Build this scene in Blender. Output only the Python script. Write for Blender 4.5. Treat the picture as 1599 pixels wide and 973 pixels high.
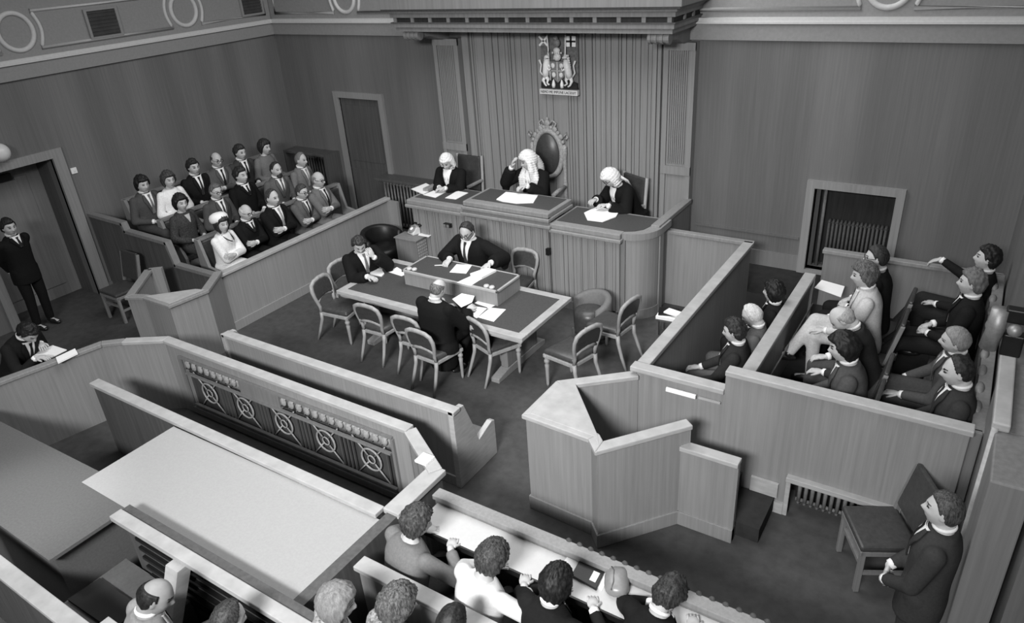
import bpy, bmesh, math, random
import numpy as np
from mathutils import Vector, Matrix, Euler, noise as mnoise

for o in list(bpy.data.objects):
    bpy.data.objects.remove(o, do_unlink=True)
SC = bpy.context.scene
COL = SC.collection

# ------------------------------------------------------------------ camera, world, lights, exposure
CAM_LOC = Vector((0.0, 0.0, 4.8))
CAM_EUL = Euler((math.radians(62.63693), math.radians(3.66180), math.radians(32.7908)), 'XYZ')
FPX = 1139.03
cam_data = bpy.data.cameras.new('camera')
cam_data.sensor_width = 36.0
cam_data.lens = 36.0 * FPX / 1599.0
cam_data.clip_start = 0.05
cam_data.clip_end = 100
cam = bpy.data.objects.new('camera', cam_data)
COL.objects.link(cam)
cam.location = CAM_LOC
cam.rotation_euler = CAM_EUL
SC.camera = cam

world = bpy.data.worlds.new('world')
SC.world = world
world.use_nodes = True
world.node_tree.nodes['Background'].inputs['Color'].default_value = (1, 1, 1, 1)
world.node_tree.nodes['Background'].inputs['Strength'].default_value = 0.15

def area(name, loc, target, sx, sy, power, spread=180):
    d = bpy.data.lights.new(name, 'AREA')
    d.shape = 'RECTANGLE'; d.size = sx; d.size_y = sy; d.energy = power; d.spread = math.radians(spread)
    o = bpy.data.objects.new(name, d); COL.objects.link(o)
    o.location = loc
    o.rotation_euler = (Vector(target) - Vector(loc)).to_track_quat('-Z', 'Y').to_euler()
    return o
area('ceiling_laylight', (-4.6, 6.2, 7.05), (-4.8, 6.2, 0), 7.0, 4.5, 500)
area('gallery_lamp_bank', (-0.9, -3.6, 6.4), (-4.8, 6.0, 0.3), 2.4, 1.0, 300, 78)

sd = bpy.data.lights.new('board_fill_spot', 'SPOT'); sd.energy = 220; sd.spot_size = math.radians(42); sd.spot_blend = 0.9; sd.shadow_soft_size = .15  # added unseen spot, not a real lamp; brightens the lower left board
so = bpy.data.objects.new('board_fill_spot', sd); COL.objects.link(so); so.location = (-6.3, .9, 3.4)
so.rotation_euler = (Vector((-6.15, 1.42, .86)) - so.location).to_track_quat('-Z', 'Y').to_euler()
SC.view_settings.view_transform = 'Standard'
SC.view_settings.look = 'None'
SC.view_settings.gamma = 1.0
SC.view_settings.use_curve_mapping = False
SC.view_settings.exposure = 0.0

# ------------------------------------------------------------------ helpers
CAM_R = CAM_EUL.to_matrix()
def ray(px, py):
    return CAM_R @ Vector(((px - 799.5) / FPX, -(py - 486.5) / FPX, -1.0))
def PZ(px, py, z):
    d = ray(px, py); return CAM_LOC + d * ((z - CAM_LOC.z) / d.z)
def PY(px, py, y):
    d = ray(px, py); return CAM_LOC + d * ((y - CAM_LOC.y) / d.y)
def PX(px, py, x):
    d = ray(px, py); return CAM_LOC + d * ((x - CAM_LOC.x) / d.x)

def lin(s):
    s = s / 255.0
    return s / 12.92 if s <= 0.04045 else ((s + 0.055) / 1.055) ** 2.4

MATS = {}
def mat(name, g, rough=0.6, var=0.0, scale=(6, 6, 6), spec=0.3, detail=3.0, metal=0.0, bump=0.0, plank=0.0, ramp=(0.3, 0.7)):
    """procedural grey material; g = surface grey in sRGB 0..255, var = grain contrast"""
    if name in MATS: return MATS[name]
    m = bpy.data.materials.new(name); m.use_nodes = True
    nt = m.node_tree; b = nt.nodes['Principled BSDF']
    c = lin(g)
    b.inputs['Base Color'].default_value = (c, c, c, 1)
    b.inputs['Roughness'].default_value = rough
    b.inputs['Metallic'].default_value = metal
    b.inputs['Specular IOR Level'].default_value = spec
    if var > 0:
        tc = nt.nodes.new('ShaderNodeTexCoord')
        mp = nt.nodes.new('ShaderNodeMapping'); mp.inputs['Scale'].default_value = scale
        nz = nt.nodes.new('ShaderNodeTexNoise'); nz.inputs['Scale'].default_value = 1.0
        nz.inputs['Detail'].default_value = detail; nz.inputs['Roughness'].default_value = 0.6
        mr = nt.nodes.new('ShaderNodeMapRange')
        mr.inputs['From Min'].default_value = ramp[0]; mr.inputs['From Max'].default_value = ramp[1]
        mr.inputs['To Min'].default_value = c * (1 - var); mr.inputs['To Max'].default_value = c * (1 + var)
        nt.links.new(tc.outputs['Object'], mp.inputs['Vector'])
        nt.links.new(mp.outputs['Vector'], nz.inputs['Vector'])
        nt.links.new(nz.outputs['Fac'], mr.inputs['Value'])
        out = mr.outputs['Result']
        if plank > 0:
            mp2 = nt.nodes.new('ShaderNodeMapping'); mp2.inputs['Scale'].default_value = (1.7, 1.7, 0.02)
            n2 = nt.nodes.new('ShaderNodeTexNoise'); n2.inputs['Scale'].default_value = 1.0; n2.inputs['Detail'].default_value = 1.5
            m2 = nt.nodes.new('ShaderNodeMapRange')
            m2.inputs['From Min'].default_value = 0.35; m2.inputs['From Max'].default_value = 0.65
            m2.inputs['To Min'].default_value = 1 - plank; m2.inputs['To Max'].default_value = 1 + plank
            nt.links.new(tc.outputs['Object'], mp2.inputs['Vector']); nt.links.new(mp2.outputs['Vector'], n2.inputs['Vector'])
            nt.links.new(n2.outputs['Fac'], m2.inputs['Value'])
            mu = nt.nodes.new('ShaderNodeMath'); mu.operation = 'MULTIPLY'
            nt.links.new(out, mu.inputs[0]); nt.links.new(m2.outputs['Result'], mu.inputs[1]); out = mu.outputs[0]
        nt.links.new(out, b.inputs['Base Color'])
        if bump > 0:
            bp = nt.nodes.new('ShaderNodeBump'); bp.inputs['Strength'].default_value = bump; bp.inputs['Distance'].default_value = 0.01
            nt.links.new(nz.outputs['Fac'], bp.inputs['Height']); nt.links.new(bp.outputs['Normal'], b.inputs['Normal'])
    MATS[name] = m
    return m

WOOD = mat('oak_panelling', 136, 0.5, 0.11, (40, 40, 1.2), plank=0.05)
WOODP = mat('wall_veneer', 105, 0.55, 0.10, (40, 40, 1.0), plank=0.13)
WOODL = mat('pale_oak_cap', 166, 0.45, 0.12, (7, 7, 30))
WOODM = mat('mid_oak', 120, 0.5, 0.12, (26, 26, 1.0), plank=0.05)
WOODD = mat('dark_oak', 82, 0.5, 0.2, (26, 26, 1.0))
CARV = mat('carved_oak', 150, 0.45, 0.3, (40, 40, 40))
LEATHER = mat('desk_leather', 72, 0.55, 0.16, (60, 60, 60), spec=0.25)
SEATL = mat('seat_leather', 62, 0.38, 0.2, (30, 30, 30), spec=0.5)
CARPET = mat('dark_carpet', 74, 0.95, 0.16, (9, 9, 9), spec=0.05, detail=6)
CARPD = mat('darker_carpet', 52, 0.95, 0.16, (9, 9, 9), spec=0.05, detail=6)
PLASTER = mat('frieze_plaster', 136, 0.85, 0.06, (30, 30, 30), spec=0.1)
PLASTL = mat('white_moulding', 190, 0.8, 0.05, (30, 30, 30), spec=0.1)
PAPER = mat('white_paper', 240, 0.8, 0.02, (20, 20, 20), spec=0.1)
BLACK = mat('black_lacquer', 26, 0.4, 0.2, (20, 20, 20))
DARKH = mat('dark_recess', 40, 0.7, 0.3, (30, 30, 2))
DIRON = mat('dark_radiator_iron', 74, 0.6, 0.2, (30, 30, 30))
IRON = mat('radiator_iron', 112, 0.5, 0.2, (30, 30, 30))
BRASS = mat('brass', 150, 0.5, 0.15, (30, 30, 30), metal=0.6)
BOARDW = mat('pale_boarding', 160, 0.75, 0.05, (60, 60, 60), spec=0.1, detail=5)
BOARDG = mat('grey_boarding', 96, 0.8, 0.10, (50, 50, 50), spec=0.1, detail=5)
WHITEP = mat('white_plastic', 225, 0.4, 0.02)
FRINGE = mat('dark_beading', 70, 0.7, 0.3, (30, 30, 30))

class MB:
    """collects shapes and links them as one mesh object"""
    def __init__(s): s.v = []; s.f = []; s.mi = []; s.cur = 0
    def raw(s, vs, fs):
        n = len(s.v); s.v += [tuple(v) for v in vs]; s.f += [tuple(n + i for i in f) for f in fs]; s.mi += [s.cur] * len(fs); return s
    def prism(s, poly, z0, z1):
        """vertical extrusion of an xy polygon"""
        a = sum(poly[i][0] * poly[(i + 1) % len(poly)][1] - poly[(i + 1) % len(poly)][0] * poly[i][1] for i in range(len(poly)))
        if a < 0: poly = poly[::-1]
        n = len(poly)
        vs = [(p[0], p[1], z0) for p in poly] + [(p[0], p[1], z1) for p in poly]
        fs = [tuple(range(n))[::-1], tuple(range(n, 2 * n))] + [(i, (i + 1) % n, n + (i + 1) % n, n + i) for i in range(n)]
        return s.raw(vs, fs)
    def box(s, x0, x1, y0, y1, z0, z1):
        return s.prism([(x0, y0), (x1, y0), (x1, y1), (x0, y1)], z0, z1)
    def obox(s, c, size, rz=0, M=None):
        hx, hy, hz = size[0] / 2, size[1] / 2, size[2] / 2
        vs = [Vector((x, y, z)) for z in (-hz, hz) for x, y in ((-hx, -hy), (hx, -hy), (hx, hy), (-hx, hy))]
        R = M if M is not None else Matrix.Rotation(rz, 3, 'Z')
        vs = [R @ v + Vector(c) for v in vs]
        return s.raw(vs, [(3, 2, 1, 0), (4, 5, 6, 7), (0, 1, 5, 4), (1, 2, 6, 5), (2, 3, 7, 6), (3, 0, 4, 7)])
    def side(s, prof, axis, a0, a1):
        """extrude a profile: axis 'x' -> prof is (y,z); axis 'y' -> prof is (x,z)"""
        n = len(prof)
        mk = (lambda t, p: (t, p[0], p[1])) if axis == 'x' else (lambda t, p: (p[0], t, p[1]))
        vs = [mk(a0, p) for p in prof] + [mk(a1, p) for p in prof]
        fs = [tuple(range(n)), tuple(range(n, 2 * n))[::-1]] + [(i, n + i, n + (i + 1) % n, (i + 1) % n) for i in range(n)]
        return s.raw(vs, fs)
    def tube(s, path, rad, n=10, cap=True, flat=1.0, closed=False):
        path = [Vector(p) for p in path]
        if not isinstance(rad, (list, tuple)): rad = [rad] * len(path)
        rings = []; up = None; m = len(path)
        for i, p in enumerate(path):
            if closed: t = path[(i + 1) % m] - path[i - 1]
            else: t = path[min(i + 1, m - 1)] - path[max(i - 1, 0)]
            t.normalize()
            if up is None:
                up = Vector((0, 0, 1)) if abs(t.z) < 0.9 else Vector((1, 0, 0))
            u = (up - t * up.dot(t))
            if u.length < 1e-5: u = t.orthogonal()
            u.normalize(); w = t.cross(u); up = u
            rings.append([p + (u * math.cos(a) + w * math.sin(a) * flat) * rad[i] for a in [2 * math.pi * k / n for k in range(n)]])
        vs = [v for r in rings for v in r]; fs = []
        for i in range(m if closed else m - 1):
            j = (i + 1) % m
            for k in range(n):
                fs.append((i * n + k, i * n + (k + 1) % n, j * n + (k + 1) % n, j * n + k))
        if cap and not closed:
            fs.append(tuple(range(n))[::-1]); fs.append(tuple((m - 1) * n + k for k in range(n)))
        return s.raw(vs, fs)
    def lathe(s, c, prof, n=14, M=None):
        c = Vector(c); vs = []; fs = []
        for r, z in prof:
            for k in range(n):
                v = Vector((r * math.cos(2 * math.pi * k / n), r * math.sin(2 * math.pi * k / n), z))
                vs.append((M @ v if M is not None else v) + c)
        for i in range(len(prof) - 1):
            for k in range(n):
                fs.append((i * n + k, i * n + (k + 1) % n, (i + 1) * n + (k + 1) % n, (i + 1) * n + k))
        fs.append(tuple(range(n))[::-1]); fs.append(tuple((len(prof) - 1) * n + k for k in range(n)))
        return s.raw(vs, fs)
    def ball(s, c, r, nu=12, nv=8, M=None):
        if not isinstance(r, (tuple, list)): r = (r, r, r)
        c = Vector(c); vs = [c + (M @ Vector((0, 0, r[2])) if M is not None else Vector((0, 0, r[2])))]; fs = []
        for j in range(1, nv):
            th = math.pi * j / nv
            for k in range(nu):
                ph = 2 * math.pi * k / nu
                v = Vector((r[0] * math.sin(th) * math.cos(ph), r[1] * math.sin(th) * math.sin(ph), r[2] * math.cos(th)))
                vs.append((M @ v if M is not None else v) + c)
        v = Vector((0, 0, -r[2])); vs.append((M @ v if M is not None else v) + c)
        L = len(vs) - 1
        for k in range(nu): fs.append((0, 1 + k, 1 + (k + 1) % nu))
        for j in range(nv - 2):
            for k in range(nu):
                a = 1 + j * nu; fs.append((a + k, a + nu + k, a + nu + (k + 1) % nu, a + (k + 1) % nu))
        a = 1 + (nv - 2) * nu
        for k in range(nu): fs.append((a + k, L, a + (k + 1) % nu))
        return s.raw(vs, fs)
    def wall(s, pts, t, z0, z1, closed=False):
        """wall along an xy polyline, thickness t centred"""
        pts = [Vector((p[0], p[1])) for p in pts]
        n = len(pts); L = []; Rr = []
        for i in range(n):
            dirs = []
            if i > 0: dirs.append((pts[i] - pts[i - 1]).normalized())
            if i < n - 1: dirs.append((pts[i + 1] - pts[i]).normalized())
            d = sum(dirs, Vector((0, 0))).normalized(); nn = Vector((-d.y, d.x))
            k = 1.0 / max(0.4, nn.dot(Vector((-dirs[0].y, dirs[0].x))))
            L.append(pts[i] + nn * t / 2 * k); Rr.append(pts[i] - nn * t / 2 * k)
        for i in range(n - 1):
            s.prism([L[i], L[i + 1], Rr[i + 1], Rr[i]], z0, z1)
        return s
    def build(s, name, m, parent=None, smooth=False, bevel=0.0, loc=None):
        me = bpy.data.meshes.new(name)
        me.from_pydata([tuple(v) for v in s.v], [], s.f)
        ms = m if isinstance(m, (list, tuple)) else [m]
        for x in ms: me.materials.append(x)
        if len(ms) > 1: me.polygons.foreach_set('material_index', s.mi)
        bm = bmesh.new(); bm.from_mesh(me); bmesh.ops.recalc_face_normals(bm, faces=bm.faces); bm.to_mesh(me); bm.free()
        if smooth: me.polygons.foreach_set('use_smooth', [True] * len(me.polygons))
        o = bpy.data.objects.new(name, me); COL.objects.link(o)
        if parent is not None: o.parent = parent
        if loc is not None: o.location = loc
        if bevel > 0:
            md = o.modifiers.new('bevel', 'BEVEL'); md.width = bevel; md.segments = 2; md.limit_method = 'ANGLE'; md.angle_limit = math.radians(40)
        return o

def tag(o, label, cat, group=None, kind=None):
    if label: o['label'] = label
    if cat: o['category'] = cat
    if group: o['group'] = group
    if kind: o['kind'] = kind
    return o
def thing(name, label, cat, loc=(0, 0, 0), rz=0.0, group=None):
    o = bpy.data.objects.new(name, None); COL.objects.link(o)
    o.location = loc; o.rotation_euler = (0, 0, rz); o.empty_display_size = 0.1
    return tag(o, label, cat, group)
def struct(o): o['kind'] = 'structure'; return o
def copy_tree(o, parent=None):
    c = o.copy(); COL.objects.link(c)
    if parent is not None: c.parent = parent
    for ch in list(o.children): copy_tree(ch, c)
    return c
# ------------------------------------------------------------------ room shell
XL, XR, YB = -11.75, 0.42, 9.8
ZC = 3.42
struct(MB().box(-13.5, 2.5, -2.5, 11, -0.1, 0).build('floor', CARPET))
m = MB()
m.box(-3.5, XR, 8.86, YB, 0.0, 0.40)
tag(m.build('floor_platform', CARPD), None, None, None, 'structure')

# back wall with the door opening (left) and the radiator recess (right)
DX0, DX1, DZ = -10.32, -9.32, 2.33
RX0, RX1, RZ0, RZ1 = -1.82, -0.86, 0.46, 1.61
m = MB()
m.box(XL - .2, DX0, YB, YB + .2, 0, ZC); m.box(DX0, DX1, YB, YB + .2, DZ, ZC); m.box(DX1, RX0, YB, YB + .2, 0, ZC)
m.box(RX0, RX1, YB, YB + .2, 0, RZ0); m.box(RX0, RX1, YB, YB + .2, RZ1, ZC); m.box(RX1, XR + .3, YB, YB + .2, 0, ZC)
m.box(RX0 - .1, RX1 + .1, YB + .5, YB + .54, 0.3, 1.8)
struct(m.build('wall_back', WOODP))
# left wall with doorway
LY0, LY1, LZ = 3.95, 5.2, 2.27
m = MB()
m.box(XL - .2, XL, LY1, YB, 0, ZC); m.box(XL - .2, XL, LY0, LY1, LZ, ZC); m.box(XL - .2, XL, -2.5, LY0, 0, ZC)
struct(m.build('wall_left', WOODP))
m = MB()
m.box(XR, XR + .2, 5.72, YB, 0, ZC); m.box(.62, .8, 4.0, 5.72, 0, ZC)
struct(m.build('wall_right', WOODP))
# upper plaster walls (above the panelling)
m = MB()
m.box(XL - .2, XR + .3, YB + .02, YB + .2, ZC, 7.0)
struct(m.build('wall_back_frieze', PLASTER))
m = MB(); m.box(XL - .2, XL - .02, -2.5, YB, ZC, 7.0)
struct(m.build('wall_left_frieze', PLASTER))
m = MB(); m.box(XL - .2, XR + .6, -2.5, YB + .2, 7.15, 7.3)
struct(m.build('ceiling', mat('ceiling_plaster', 190, 0.9, 0.04)))

def strip_path(mb, pts, r): mb.tube(pts, r, 8, flat=0.6)
# cornice: projecting band + mouldings, back and left
def cornice(name, axis):
    m = MB()
    def pr(mb, d0, d1, z0, z1):
        if axis == 'x': mb.box(XL, XR + .3, YB - d1, YB - d0, z0, z1)
        else: mb.box(XL + d0, XL + d1, -2.5, YB, z0, z1)
    pr(m, -0.02, 0.05, ZC, 3.62)
    o = struct(m.build(name, PLASTER))
    m = MB(); pr(m, -0.02, 0.085, 3.62, 3.645); pr(m, -0.02, 0.07, 3.645, 3.69)
    struct(m.build('trim_1', PLASTL)).parent = None
    return o
cornice('trim_2', 'x'); cornice('trim_3', 'y')
# raised panels and rings on the frieze
def frieze(axis, rings, lo, hi, name):
    m = MB()
    def pt(t, z):
        return (t, YB + 0.015, z) if axis == 'x' else (XL - 0.015, t, z)
    zc = 4.03
    rings = sorted(rings)
    z0, z1 = 3.78, 4.28
    for c in rings:
        for rr, w in ((0.235, 0.034),):
            m.tube([pt(c + rr * math.cos(a), zc + rr * 1.04 * math.sin(a)) for a in [2 * math.pi * k / 40 for k in range(40)]], w, 8, closed=True)
    edges = [lo] + rings + [hi]
    for i in range(len(edges) - 1):
        a, b = edges[i], edges[i + 1]
        h = z1 - zc
        def arc(c, sgn):
            out = []
            for k in range(13):
                an = -1 + 2 * k / 12
                z = zc + h * an
                out.append((c + sgn * (0.27 + 0.08 * math.cos(an * 1.5)), z))
            return out
        L = arc(a, 1) if i > 0 else [(a + 0.12, z0), (a + 0.12, z1)]
        Rr = arc(b, -1) if i < len(edges) - 2 else [(b - 0.12, z0), (b - 0.12, z1)]
        loop = L + Rr[::-1]
        P = [pt(t, z) for t, z in loop]
        m.tube(P, 0.026, 8, closed=True)
    struct(m.build(name, PLASTL, smooth=True))
frieze('x', [-9.82, -1.31], XL, XR + .3, 'trim_4')
frieze('y', [5.33, 8.03], 2.6, YB, 'trim_5')
# dark grille squares set in the left frieze
for i, (y0, y1) in enumerate(((6.38, 6.83), (9.2, 9.62))):
    t = thing('wall_vent', ('square dark vent in the left frieze between the two round mouldings' if i == 0 else 'square dark vent in the left frieze beside the room corner'), 'vent', (XL, (y0 + y1) / 2, 3.82))
    w = (y1 - y0) / 2
    f = MB(); f.box(-.02, .02, -w - .04, -w, 0, .36); f.box(-.02, .02, w, w + .04, 0, .36); f.box(-.02, .02, -w - .04, w + .04, -.03, 0); f.box(-.02, .02, -w - .04, w + .04, .36, .39)
    f.build('frame', PLASTER, t)
    g = MB(); g.box(-.02, 0.0, -w, w, 0, .36)
    for k in range(7): g.box(0, .012, -w, w, .02 + k * .05, .045 + k * .05)
    g.build('grille', mat('vent_dark', 62, 0.8, 0.2), t)

# baseboards
struct(MB().box(-3.4, RX0 - .1, YB - .03, YB, 0.40, 0.62).build('baseboard_back', WOODM))
struct(MB().box(-3.4, RX0 - .13, YB - .022, YB, 0.86, 0.89).build('trim_6', WOODP))
struct(MB().box(XL, XL + .03, 5.36, YB, 0, 0.15).build('baseboard_left', WOODP))

# back door (closed, dark) with frame
t = thing('door_1', None, None); t['kind'] = 'structure'
m = MB(); w = .11
m.box(DX0 - w, DX0, YB - .05, YB + .1, 0, DZ + w); m.box(DX1, DX1 + w, YB - .05, YB + .1, 0, DZ + w); m.box(DX0, DX1, YB - .05, YB + .1, DZ, DZ + w)
m.build('door_frame', WOOD, t)
m = MB(); m.box(DX0, DX1, YB + .02, YB + .08, 0, DZ)
for (a, b, c, d) in ((.1, .9, .15, 1.0), (.1, .9, 1.15, 2.2)):
    m.box(DX0 + a, DX0 + b, YB + .008, YB + .02, c, d)
m.build('door_panel', WOODD, t)
# left doorway: frame, deep reveal, closed pale door leaf set back, closer
t = thing('door_2', None, None); t['kind'] = 'structure'
m = MB(); w = .13
m.box(XL - .05, XL + .05, LY1, LY1 + w + .03, 0, LZ + w); m.box(XL - .05, XL + .05, LY0 - w, LY0, 0, LZ + w); m.box(XL - .05, XL + .05, LY0, LY1, LZ, LZ + w)
m.build('door_frame', WOOD, t)
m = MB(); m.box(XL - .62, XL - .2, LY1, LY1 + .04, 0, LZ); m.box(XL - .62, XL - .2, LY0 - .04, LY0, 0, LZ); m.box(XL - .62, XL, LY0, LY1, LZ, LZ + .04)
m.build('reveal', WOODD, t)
m = MB(); m.box(XL - .62, XL - .56, LY0, LY1, 0, LZ); m.box(XL - .56, XL - .545, LY0 + .1, LY1 - .2, .2, LZ - .25)
m.build('door_leaf', WOODM, t)
m = MB(); m.box(XL - .545, XL - .48, LY0 + .45, LY1 - .42, LZ - .26, LZ - .16)
m.build('door_closer', BLACK, t)
# little white switch beside the left door
m = MB(); m.box(0, .02, -.045, .045, -.045, .045); m.box(.02, .03, -.012, .012, -.02, .02)
tag(m.build('wall_switch', WHITEP, bevel=.004, loc=(XL, 5.45, 2.01)), 'small white square switch on the panelled wall beside the door frame', 'switch')
# globe lamp at the left edge above the door
t = thing('globe_lamp', 'white globe wall lamp above the left doorway', 'lamp', (XL, 4.5, 2.55))
MB().ball((.16, 0, 0), .13, 20, 14).build('globe', mat('opal_glass', 205, 0.3), t, True)
MB().lathe((0, 0, 0), [(.06, 0), (.06, .03), (.02, .05), (.02, .05)], 12, Matrix.Rotation(math.pi / 2, 3, 'Y')).build('bracket', BRASS, t, True)

# ------------------------------------------------------------------ radiators
def radiator(t, w, h, n, shelf=None, d=.12, IRON=IRON):
    """column radiator along x, front at -y; shelf = board above"""
    for k in range(n):
        x = -w / 2 + w * (k + .5) / n
        m = MB()
        for yy in (-d / 2 + .02, d / 2 - .02):
            m.tube([(x, yy, .06), (x, yy, h - .04)], .017, 8)
        m.ball((x, 0, h - .03), (.022, d / 2, .035), 10, 6); m.ball((x, 0, .07), (.022, d / 2, .035), 10, 6)
        m.build('radiator_column', IRON, t, True)
    for z in (.08, h - .05): MB().tube([(-w / 2, 0, z), (w / 2, 0, z)], .018, 8).build('radiator_header', IRON, t, True)
    if shelf: MB().box(-w / 2 - .08, w / 2 + .08, -d / 2 - .12, d / 2 + .1, h + .04, h + .09).build('shelf', shelf, t, bevel=.008)
t = thing('radiator', 'column radiator with a wooden shelf behind the left end of the bench', 'radiator', (-8.75, 9.62, 0.0))
radiator(t, 1.15, .90, 15, WOODD)
t = thing('radiator', 'dark radiator with a shelf behind the top jury row near the back door', 'radiator', (-11.18, 9.64, 0.0))
radiator(t, .95, 1.2, 13, WOODD, .12, DIRON)
MB().box(-.62, -.55, -.2, .15, 0, 1.3).build('side_board', WOODD, t); MB().box(.55, .62, -.2, .15, 0, 1.3).build('side_board', WOODD, t)
# right niche radiator
t = thing('radiator', 'tall dark radiator inside the framed recess in the right of the back wall', 'radiator', (-1.27, 9.98, 0.42))
radiator(t, .74, .72, 15, None, .12, DIRON)
MB().box(-.55, -.5, -.06, -.0, 0.04, 1.19).build('pipe_cover', WOODD, t)
MB().tube([(-.44, -.04, 0.04), (-.44, -.04, 1.19)], .022, 8).build('pipe', IRON, t, True)
t = thing('radiator_recess', None, None); t['kind'] = 'structure'  # framed recess around the radiator, no door in it
m = MB(); w = .10
m.box(RX0 - w, RX0, YB - .06, YB + .1, 0.40, RZ1 + w); m.box(RX1, RX1 + w, YB - .06, YB + .1, 0.40, RZ1 + w); m.box(RX0, RX1, YB - .06, YB + .1, RZ1, RZ1 + w); m.box(RX0, RX1, YB - .06, YB + .1, RZ0 - .05, RZ0)
m.build('recess_frame', WOOD, t)
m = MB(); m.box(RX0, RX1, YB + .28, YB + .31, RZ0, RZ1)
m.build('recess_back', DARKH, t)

# ------------------------------------------------------------------ panelled apse behind the bench
t = thing('apse_panelling', None, None); t['kind'] = 'structure'
AX0, AX1 = -7.3, -3.95
m = MB(); random.seed(4)
m.box(AX0, AX1, YB - .05, YB, 0, ZC + .3)
x = AX0 + .02
k = 0
while x < AX1 - .03:
    w = random.choice((.02, .028, .036, .05, .07, .10)); d = random.choice((.016, .024, .034, .046)) 
    ed = abs((x - (AX0 + AX1) / 2) / ((AX1 - AX0) / 2))
    d += .05 * ed ** 3
    m.box(x, min(x + w, AX1), YB - .05 - d, YB - .05, 0, ZC + .3)
    x += w + random.choice((.0, .005, .008, .012))
m.build('fluted_panel', WOOD, t)
for (x0, x1) in ((-7.85, -7.36), (-3.92, -3.48)):
    m = MB()
    m.box(x0, x1, YB - .12, YB, .0, ZC - .02); 
    n = 9
    for k in range(n):
        xa = x0 + .09 + (x1 - x0 - .18) * k / n; 
        m.box(xa, xa + (x1 - x0 - .18) / n * .55, YB - .145, YB - .12, 1.78, ZC - .12)
    m.box(x0 - .0, x0 + .07, YB - .15, YB - .12, 0, ZC - .02); m.box(x1 - .07, x1, YB - .15, YB - .12, 0, ZC - .02)
    m.box(x0, x1, YB - .16, YB - .12, 1.62, 1.74); m.box(x0, x1, YB - .16, YB - .12, ZC - .12, ZC - .02)
    m.build('pilaster', WOOD, t)

# canopy (entablature) over the apse
t = thing('canopy', 'heavy carved wooden canopy over the judges bench', 'canopy', (0, 0, 0))
def canopy_poly(o):
    yf = 8.92 - o; xa, xb = -7.93 - o, -3.52 + o
    return [(xa, YB + .02), (xa, yf + .0), (xb, yf), (xb, YB + .02)]
def slab(z0, z1, o, name, mm): MB().prism(canopy_poly(o), z0, z1).build(name, mm, t)
slab(3.60, 3.66, 0, 'soffit_moulding', WOODM)
slab(3.66, 3.72, .03, 'lower_band', WOODM)
slab(3.72, 3.735, .05, 'bead', WOODD)
slab(3.735, 3.80, .015, 'dentil_band', DARKH)
x = -7.93
while x < -3.54:
    MB().box(x, x + .055, 8.885, 8.93, 3.735, 3.80).build('dentil', WOODM, t); x += .335
for k in range(1, 3): MB().box(-3.53, -3.485, 8.92 + .3 * k, 8.975 + .3 * k, 3.735, 3.80).build('dentil', WOODM, t)
slab(3.80, 3.86, .05, 'upper_band', WOODM)
slab(3.86, 3.90, .08, 'ovolo', WOODM)
slab(3.90, 3.925, .14, 'dark_bead', WOODD)  # dark oak bead below the crown
slab(3.925, 4.2, .17, 'crown', WOODM)
for sx, xx in ((1, -7.69), (-1, -3.72)):
    m = MB()
    m.side([(YB, 3.60), (8.98, 3.60), (8.98, 3.54), (9.05, 3.47), (9.15, 3.5), (9.3, 3.49), (9.5, 3.42), (YB, 3.38)], 'x', xx - .12, xx + .12)
    m.tube([(xx - .13, 9.02, 3.54), (xx + .13, 9.02, 3.54)], .062, 14)
    for q in (-.12, -.04, .04, .12): m.tube([(xx + q - .02, 9.02, 3.54), (xx + q + .02, 9.02, 3.54)], .075, 14)
    m.build('scroll_bracket', WOODM, t)
# ------------------------------------------------------------------ joinery
def capwall(t, pts, z1, th=.055, cap=.10, ch=.045, m=WOOD, mc=WOODL, z0=0.0, base=True, name='panel'):
    MB().wall(pts, th, z0, z1 - ch).build(name, m, t)
    MB().wall(pts, cap, z1 - ch, z1).build('cap_rail', mc, t, bevel=.008)
    if base: MB().wall(pts, th + .03, z0, z0 + .15).build('skirting', m, t, bevel=.006)

# witness box (right)
t = thing('witness_box', 'tall pale hexagonal witness box with a flat corner shelf in the right foreground', 'witness box')
W0, W1, W2, W3 = (-2.92, 4.92), (-2.92, 4.38), (-2.28, 4.35), (-2.18, 4.25)
W4, WB, WC = (-1.66, 4.90), (-2.36, 5.40), (-1.60, 5.40)
capwall(t, [WB, W0, W1, W2, W3, W4], 1.07, cap=.11)
MB().prism([W0, W1, W2, W3, (-2.24, 4.36), (-2.80, 4.99)], 1.035, 1.072).build('corner_shelf', WOODL, t, bevel=.006)
MB().prism([(-2.88, 4.9), (-2.88, 4.42), (-2.2, 4.36), (-1.70, 4.9), (-1.70, 5.36), (-2.36, 5.36)], 0, .02).build('box_floor', CARPD, t)
capwall(t, [(-1.70, 4.84), (-1.20, 4.84)], .87, cap=.11, name='stair_cheek')
m = MB(); m.box(-1.62, -1.0, 4.90, 5.36, 0.02, .17); m.box(-1.62, -1.3, 4.90, 5.36, .17, .34)
m.build('steps', CARPD, t)
MB().box(-1.22, -.98, 5.355, 5.385, .17, .32).build('step_skirting', WOODL, t)
MB().box(-2.05, -1.77, 5.335, 5.36, 1.00, 1.035).build('number_plate', PAPER, t)
MB().box(-1.75, -1.55, 5.355, 5.375, 1.0, 1.015).build('moulding', WOODL, t)

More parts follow.
